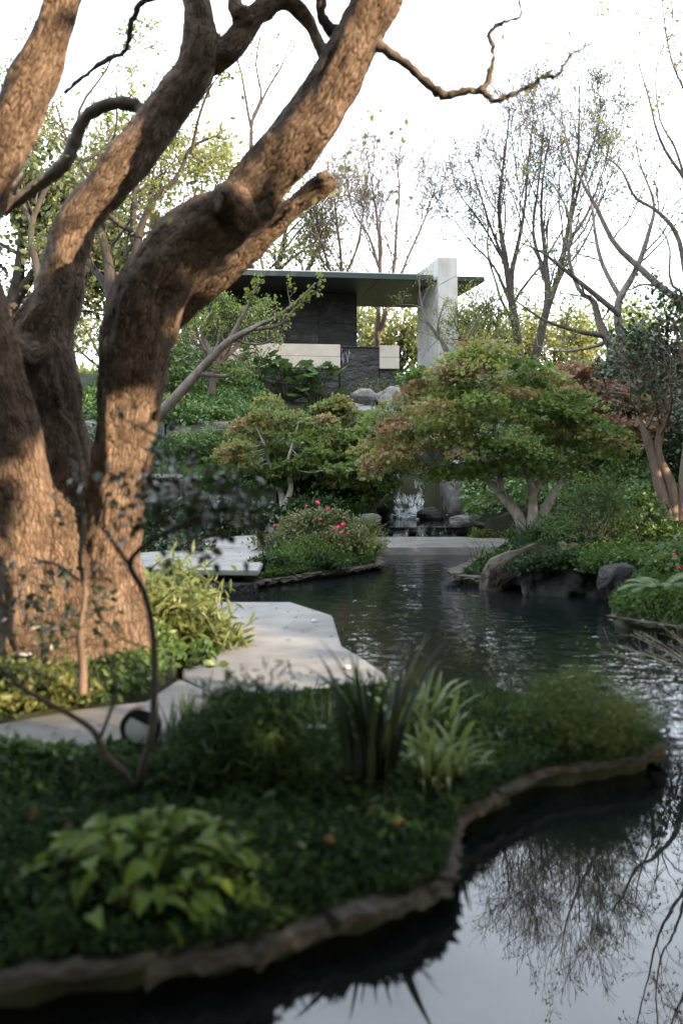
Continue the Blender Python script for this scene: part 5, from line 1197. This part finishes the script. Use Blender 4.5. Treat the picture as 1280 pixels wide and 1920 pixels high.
def clump(name, label, c, n, Lr, wide, mat, bends=(.5, 1.0, 1.6, 2.2), spread=.06, lean=.35, cat='plant', group=None, leafname='blade'):
    key = (mat.name, tuple(bends))
    if key not in BL: BL[key] = [big_leaf_mesh(b, mat) for b in bends]
    root = thing(name, label, cat, c, group)
    for k in range(n):
        o = bpy.data.objects.new(leafname, random.choice(BL[key])); COL.objects.link(o); o.parent = root
        a = random.uniform(0, 2 * math.pi); L_ = random.uniform(*Lr)
        o.location = (spread * random.gauss(0, 1), spread * random.gauss(0, 1), -.02)
        o.rotation_euler = (-random.uniform(0, lean), random.uniform(-.1, .1), a); o.scale = (wide * L_ * random.uniform(.8, 1.2) / .5 * .5, L_, L_)
    return root
G3 = 'sword-leaved clumps on the near bank'
clump('iris', 'dark arching iris clump standing out in front of the terrace corner', gp(702, 0, 4.2), 36, (.5, .8), .95, M_STRAP, (.15, .4, .7, 1.1), .045, .3, group=G3)
clump('iris', 'upright iris clump left of the dark arching one', gp(600, 0, 4.7), 46, (.2, .36), .75, M_IRIS, (.1, .3, .6, 1.0), .07, .2, group=G3)
clump('iris', 'green upright iris blades behind the dark conifer', gp(525, 0, 4.85), 46, (.2, .34), .8, M_LILY, (.1, .3, .6, 1.0), .08, .2, group=G3)
clump('iris', 'upright iris blades right of the round path lamp', gp(345, 0, 4.75), 50, (.2, .36), .8, M_IRIS, (.1, .3, .6, 1.0), .08, .2, group=G3)
clump('iris', 'iris blades between the path lamp and the dark conifer', gp(415, 0, 5.0), 46, (.18, .32), .8, M_IRIS, (.1, .3, .6, 1.0), .07, .2, group=G3)
clump('lily', 'light green arching strap-leaved plant right of the dark iris clump', gp(815, 0, 4.35), 60, (.22, .42), 1.0, M_LILY, (.8, 1.3, 1.9, 2.4), .06, .5, group=G3)
clump('lily', 'pale yellow-green broad-bladed plant behind the strap-leaved plant', gp(790, 0, 5.0), 44, (.25, .45), 1.5, M_LILY, (.6, 1.1, 1.7), .07, .45, group=G3)
clump('lily', 'small strap-leaved tuft left of the feathery bush', gp(925, 0, 4.9), 22, (.12, .22), 1.0, M_IRIS, (.8, 1.3, 1.9), .06, .5, group=G3)
clump('iris', 'dark strap-leaved clump round the foot of the spreading maple', gp(990, 0, 15.5), 40, (.45, .8), .9, M_IRIS, (.6, 1.1, 1.7), .16, .5)
clump('iris', 'dark strap-leaved clump between the bridge slab and the leaning boulder', gp(925, 0, 13.2), 34, (.28, .48), .9, M_IRIS, (.9, 1.4, 1.9), .16, .5)
clump('lily', 'grassy tuft between the pink azalea and the pool', gp(665, 0, 14.2), 30, (.35, .6), .9, M_LILY, (.6, 1.1, 1.7), .12, .5)
clump('iris', 'broad-bladed plant behind the airy shrub near the lawn', gp(1155, 0, 16.0), 30, (.5, .9), 1.2, M_IRIS, (.3, .7, 1.2), .15, .5)
ir = [o for o in COL.objects if o.get('label', '').startswith('upright iris clump left')][0]
put_flower(ir, FW, P(648, 1338, 4.55), .9)
# ferns
def frond_mesh(seed, mat, n=22):
    g = Geo(); r = np.random.default_rng(seed); t = np.linspace(0, 1, 12)
    an = .5 + 1.5 * t ** 1.3; y = np.concatenate([[0], np.cumsum(np.sin(an[:-1]) / 11)]); z = np.concatenate([[0], np.cumsum(np.cos(an[:-1]) / 11)])
    p = np.stack([0 * t, y, z], -1); tubes(g, p, np.linspace(.012, .003, 12), 3, .2)
    s = np.linspace(.12, .99, n)
    for sd in (-1, 1):
        pos = np.stack([np.interp(s, t, p[:, k]) for k in range(3)], -1); L_ = .3 * np.sin(np.pi * s ** .8) ** .7 + .02
        for k in range(n):
            tg = np.array([0, np.interp(min(1, s[k] + .05), t, y) - np.interp(s[k] - .05, t, y), np.interp(min(1, s[k] + .05), t, z) - np.interp(s[k] - .05, t, z)]); tg /= np.linalg.norm(tg)
            d = nrm(np.array([sd, 0, -.15]) + .45 * tg); w = tg * .014
            q = pos[k]; g.add([q - w, q + d * L_[k] * .6 - w * .6, q + d * L_[k], q + d * L_[k] * .6 + w, q + w], [np.array([[0, 1, 2, 3, 4]])], .4 + .4 * r.random())
    me = g.mesh('frond'); me.materials.append(mat); return me
FR = [frond_mesh(s, M_LILY) for s in range(3)]; FRD = [frond_mesh(s + 5, M_LEAF_MID) for s in range(3)]
def fern(label, c, n, L_, ms, lean=(.0, .7)):
    root = thing('fern', label, 'fern', c)
    for k in range(n):
        o = bpy.data.objects.new('frond', random.choice(ms)); COL.objects.link(o); o.parent = root
        s = L_ * random.uniform(.75, 1.15); o.scale = (s, s, s); o.location = (0, 0, -.02)
        o.rotation_euler = (-random.uniform(*lean), random.uniform(-.15, .15), 2 * math.pi * k / n + random.uniform(-.25, .25))
fern('green fern on the rocks below the weir', gp(655, 0, 26.2, .1), 16, 1.0, FRD)
fern('bright fern on the slope left of the weir fern', gp(600, 0, 25.0), 14, .9, FR)
fern('broad fern at the right edge of the leafy bank', gp(1235, 0, 9.2, .05), 14, .4, FRD)
fern('dark fern with one long frond beside the iris blades', gp(505, 0, 4.5, .1), 10, .3, FRD)
fern('pale fern behind the strap-leaved plant by the terrace corner', gp(770, 0, 5.5), 10, .3, FR)
# fatsia under the parapet: each palmate leaf a piece of its own
g = Geo(); V, Fs = tmpl('palm'); g.add(V * np.array([1, 1, 1]), Fs, .4); FT = g.mesh('leaf'); FT.materials.append(M_LEAF_MID)
for px, Y, n, lab in [(480, 27.8, 50, 'leftmost big-leaved dark shrub below the cream parapet'), (535, 27.7, 60, 'middle big-leaved dark shrub below the cream parapet'), (595, 27.6, 66, 'big-leaved dark shrub beside the weir below the parapet'), (775, 28.4, 26, 'big-leaved dark shrub between short parapet and pier')]:
    c = gp(px, 0, Y); root = thing('fatsia', lab, 'shrub', c, 'big-leaved shrubs along the pavilion')
    gs = Geo()
    for k in range(n):
        o = bpy.data.objects.new('leaf', FT); COL.objects.link(o); o.parent = root
        p = np.array([random.gauss(0, .42), random.gauss(0, .25) - .1, random.uniform(.1, 1.0)]); s = random.uniform(.16, .3)
        o.location = p; o.scale = (s, s, s); o.rotation_euler = (random.uniform(-.2, 1.0), random.uniform(-.4, .4), random.gauss(math.pi, 1.0))
        tubes(gs, resample([(p[0] * .2, p[1] * .2, -.05), (p[0] * .6, p[1] * .6, p[2] * .7), tuple(p)], 6), np.full(6, .01), 4)
    gs.build('stem', M_BARK_GREY, root, True)

# ------------------------------------------------------------------ thin saplings in front
def sapling(label, paths, Y, tufts, nleaf, size, bark, mat):
    gw = Geo(); gl = Geo(); ps = []
    for pts in paths:
        p, r = pxpath(pts, Y, Y, 4 * len(pts)); tubes(gw, p, r, 7); ps.append(p)
    B = np.concatenate(ps)
    for px, py, rx, ry, k in tufts:
        c = P(px, py, Y + rng.normal() * .12); j = np.argmin(np.linalg.norm(B - c, axis=1)); 
        tubes(gw, resample([B[j], (B[j] + c) / 2 + .03 * rng.normal(size=3), c], 6), np.linspace(.006, .002, 6), 4)
        k = int(k * 1.9); pos = c + rng.normal(size=(k, 3)) * np.array([rx, rx, ry]) / F * Y * .7
        leaves(gl, pos, size, 'oval', np.clip(.4 + .25 * rng.normal(size=k), 0, 1), .4)
    base = ps[0][0]; root = thing('sapling', label, 'sapling', tuple(base)); inv = Matrix.Translation(Vector(base)).inverted()
    adopt(gw.build('stem', bark, None, True), root, inv); adopt(gl.build('foliage', mat), root, inv)
sapling('dark crooked sapling in front of the old trunk with dark leaves', [
    [(258, 1500, 9), (268, 1440, 8), (285, 1370, 7), (290, 1260, 6.5), (286, 1180, 6), (270, 1110, 6), (244, 1062, 6), (262, 1030, 5), (300, 1005, 4), (350, 980, 3.5), (420, 950, 3), (470, 960, 2)],
    [(256, 1500, 8), (232, 1450, 7.5), (200, 1420, 7), (176, 1372, 6), (140, 1345, 5), (80, 1312, 4.5), (40, 1290, 4), (0, 1250, 3.5)],
    [(185, 1390, 4), (205, 1340, 3.5), (218, 1290, 3), (205, 1240, 2.5)],
    [(244, 1062, 4), (215, 1020, 3.5), (195, 985, 3), (200, 930, 2.5)], [(290, 1008, 3), (300, 940, 3), (270, 880, 2.5), (300, 820, 2)]], 4.15,
    [(330, 900, 40, 30, 22), (380, 940, 45, 25, 30), (430, 960, 40, 25, 26), (470, 980, 30, 20, 14), (300, 960, 40, 25, 22), (350, 985, 35, 20, 20), (260, 900, 35, 30, 14), (390, 1010, 30, 20, 14),
     (300, 850, 30, 25, 12), (360, 860, 35, 25, 14), (250, 980, 30, 20, 12), (220, 780, 30, 20, 5), (290, 790, 25, 20, 6), (200, 1000, 30, 25, 10), (420, 900, 40, 20, 14), (450, 930, 40, 20, 14), (310, 1040, 20, 30, 7), (390, 1050, 12, 25, 4),
     (180, 900, 30, 25, 8), (330, 930, 60, 40, 20)], 20, .043, M_BARK_DARK, M_LEAF_DARK)
sapling('slender upright sapling close against the front of the old trunk', [
    [(155, 1300, 9), (155, 1250, 8.5), (150, 1180, 6), (160, 1110, 5), (150, 1050, 4.5), (158, 980, 4), (152, 920, 4), (150, 870, 3.5), (140, 810, 3), (110, 770, 2)],
    [(150, 1090, 3), (110, 1060, 3), (70, 1050, 2)], [(155, 1130, 3), (190, 1110, 2.5), (215, 1090, 2)]], 5.3,
    [(100, 1090, 40, 30, 16), (60, 1140, 40, 30, 18), (120, 1160, 45, 35, 22), (190, 1130, 35, 30, 14), (180, 1180, 30, 25, 12), (90, 1190, 35, 25, 14), (40, 1080, 30, 30, 8), (130, 960, 25, 25, 6), (190, 1070, 25, 20, 8)], 20, .05, M_BARK_WARM, M_LEAF_DARK)

# ------------------------------------------------------------------ small fixtures
pl = thing('path_lamp', 'round black path lamp with a pale reflecting face beside the narrow path', 'lamp', tuple(P(262, 1425, 4.72)))
k = 4.72 / F
cyl('housing', (4 * k, .07, 64 * k), (2 * k, -.02, 60 * k), 37 * k, M_BLACK, pl, 28, prof=[.7, .95, 1, 1, 1.03, 1.03])
cyl('lens', (2 * k, -.0205, 60 * k), (2 * k, -.024, 60 * k), 27 * k, M_LENS, pl, 28)
cyl('stake', (4 * k, .03, -.05), (4 * k, .03, 40 * k), 5 * k, M_BLACK, pl, 10)
ul = thing('uplight', 'small black box uplight in the leaves at the left foot of the old tree', 'lamp', tuple(P(48, 1262, 5.9)))
bm = bmesh.new(); bmesh.ops.create_cube(bm, size=1.0); bmesh.ops.scale(bm, vec=(.1, .09, .1), verts=bm.verts); bmesh.ops.bevel(bm, geom=list(bm.edges), offset=.008, segments=2, affect='EDGES')
me = bpy.data.meshes.new('housing'); bm.to_mesh(me); bm.free(); o = obj('housing', me, M_BLACK, ul); o.location = (0, 0, .06)
cyl('lens', (0, 0, .111), (0, 0, .114), .035, M_LENS, ul)
hk = thing('garden_hook', 'thin black looped garden stake at the left side of the azalea', 'stake', gp(502, 0, 12.6))
g = Geo(); tubes(g, resample([(0, 0, -.05), (0, 0, .2), (0, 0, .42)], 8), np.full(8, .007), 8)
g.build('rod', M_BLACK, hk, True)
g = Geo(); aa = np.linspace(0, 2 * np.pi, 25); tubes(g, np.stack([.06 * np.cos(aa - 1.57), 0 * aa, .48 + .06 * np.sin(aa - 1.57)], -1), np.full(25, .006), 8); g.build('loop', M_BLACK, hk, True)
g = Geo(); tubes(g, resample([(-.07, .02, -.05), (-.07, .02, .2), (-.05, .01, .44), (0, 0, .42)], 10), np.full(10, .006), 8); g.build('prong', M_BLACK, hk, True)
ll = thing('lawn_lamp', 'small black lamp on the lawn at the foot of the leaning stems', 'lamp', gp(1243, 0, 14.9))
cyl('post', (0, 0, -.05), (0, 0, .08), .02, M_BLACK, ll, 10); cyl('head', (-.05, -.01, .1), (.07, .01, .12), .035, M_BLACK, ll, 14, prof=[.9, 1, 1, .8])
for px, py, Y, lab in [(596, 1166, 9.0, 'small pale marker light at the back corner of the terrace'), (659, 1254, 7.1, 'small pale marker light at the water edge of the terrace')]:
    z = .22; Yv = F * (CAM_Z - z) / (py - HZ); ml = thing('marker_light', lab, 'light', (PX(px, Yv) - .03, Yv, z))
    cyl('cap', (0, 0, .0), (0, 0, .022), .022, M_LENS, ml, 14, prof=[1, 1, .8]); cyl('collar', (0, 0, -.03), (0, 0, .004), .027, M_BLACK, ml, 14)

# ------------------------------------------------------------------ unseen trees added for shade, beside and behind the viewer
SHAFTS = [((-1.75, 6.2, .5), .42), ((-1.45, 6.2, .85), .3), ((-1.9, 6.3, 1.3), .3), ((-1.42, 6.3, 1.5), .25), ((-1.35, 6.3, 2.0), .22), ((-1.2, 8.0, .6), .8), ((-.95, 7.5, .4), .5), ((-1.3, 7.2, .35), .5), ((-1.88, 6.85, 2.95), .28), ((-2.15, 6.2, 3.6), .34),
          ((-.76, 6.8, 2.9), .26), ((-.5, 6.7, 3.17), .26), ((-.2, 6.55, 3.4), .26), ((-.05, 6.2, 3.7), .28), ((.2, 6.05, 4.3), .3), ((-.5, 6.6, .2), .24), ((-.1, 6.6, .2), .28), ((.2, 6.6, .2), .22), ((-.7, 6.7, .2), .16), ((-1.15, 6.3, 2.3), .16), ((-2.0, 5.6, .4), .3), ((-2.4, 7.6, .6), .5), ((-.3, 9.2, .2), .06), ((-.5, 9.0, .2), .06)]  # sunlit spots: leaves towards the sun are pruned to shape the dappled light
def added_shade_tree(label, x, y, h, r, n, size, z0=1.2, cut=True):  # out-of-view tree added to block sun and sky light
    zb = zat(x, y); base = np.array([x, y, zb]); gw = Geo(); gl = Geo()
    lm = []
    for k in range(7):
        a = 2 * math.pi * k / 7 + rng.random(); lm.append(resample([base + [0, 0, -.1], base + [.2 * math.cos(a), .2 * math.sin(a), h * .3], base + [r * .6 * math.cos(a), r * .6 * math.sin(a), h * (.45 + .4 * rng.random())]], 14))
    def lit(p):
        m = np.zeros(p.shape[:-1], bool)
        for t, rr in SHAFTS[:16]:
            w = p - np.array(t); al = w @ SUN; m |= (np.linalg.norm(w - al[..., None] * SUN, axis=-1) < rr + .1) & (al > 0)
        return m
    lm = np.array([q for q in lm if not (cut and lit(q).any())]); lr = np.linspace(.16, .04, 14)[None].repeat(len(lm), 0); tubes(gw, lm, lr, 8)
    b, s = branch(lm, lr, 8, .35, 1, .4, 55, .15, 7); k_ = ~lit(b).any(1); b, s = b[k_], s[k_]; tubes(gw, b, s, 4)
    C = 160; d = rand_dir(C) * rng.random((C, 1)) ** .4; cc = base + np.array([0, 0, z0 + (h - z0) / 2]) + d * np.array([r, r, (h - z0) / 2])
    pos = (cc[:, None] + rng.normal(size=(C, n // C, 3)) * .4).reshape(-1, 3)
    if cut:
        m = np.ones(len(pos), bool)
        for t, rr in SHAFTS:
            w = pos - np.array(t); al = w @ SUN; dist = np.linalg.norm(w - al[:, None] * SUN, axis=1)
            m &= ~((dist < (rr * 1.1 + .2) * (.75 + .5 * rng.random(len(pos)))) & (al > 0))
        pos = pos[m]
    leaves(gl, pos, size, 'diamond', rng.random(len(pos)), .3)
    root = thing('added_shade_tree', label, 'tree', tuple(base), 'unseen trees added to shade the garden'); inv = Matrix.Translation(Vector(base)).inverted()
    adopt(gw.build('trunk', M_BARK_DARK, None, True), root, inv); adopt(gl.build('crown', M_LEAF_MID), root, inv)
for i, (x, y, h, r) in enumerate([(5.6, -1.5, 7.5, 2.6), (7.8, 4.1, 8, 3.1), (9.5, 7.5, 7.2, 3.2), (11.3, 12.5, 8, 3.3), (13.2, 18, 10.5, 3.6), (15.5, 23.5, 12, 4.2), (4.2, -5.5, 8, 2.8), (-.6, -3.4, 7, 2.8), (-4.6, -1.2, 7.5, 2.9), (-6.2, 3.2, 8, 2.6), (-2.6, .4, 8.6, 3.3), (1.8, -.2, 8.2, 2.6), (9.8, 1.9, 8.5, 2.9)]):
    added_shade_tree(['unseen added shade tree over the right bank beside the viewer', 'unseen added shade tree past the right edge level with the near bank', 'unseen added shade tree past the right edge level with the terrace', 'unseen added shade tree past the right edge level with the flower island',
                'unseen added shade tree past the right edge level with the falls', 'unseen added shade tree past the right edge level with the pavilion', 'unseen added shade tree behind the viewer on the right', 'unseen added shade tree standing right behind the viewer', 'unseen added shade tree behind the viewer on the left', 'unseen added shade tree past the left edge beside the old tree', 'unseen added canopy tree darkening the near bank', 'unseen added canopy tree shading the near water', 'unseen added shade tree farther out past the right edge of the near bank'][i], x, y, h, r, 11000 if i > 3 else 9000, .5 if i > 3 else .36, z0=4.4 if i in (10, 11) else 1.2)
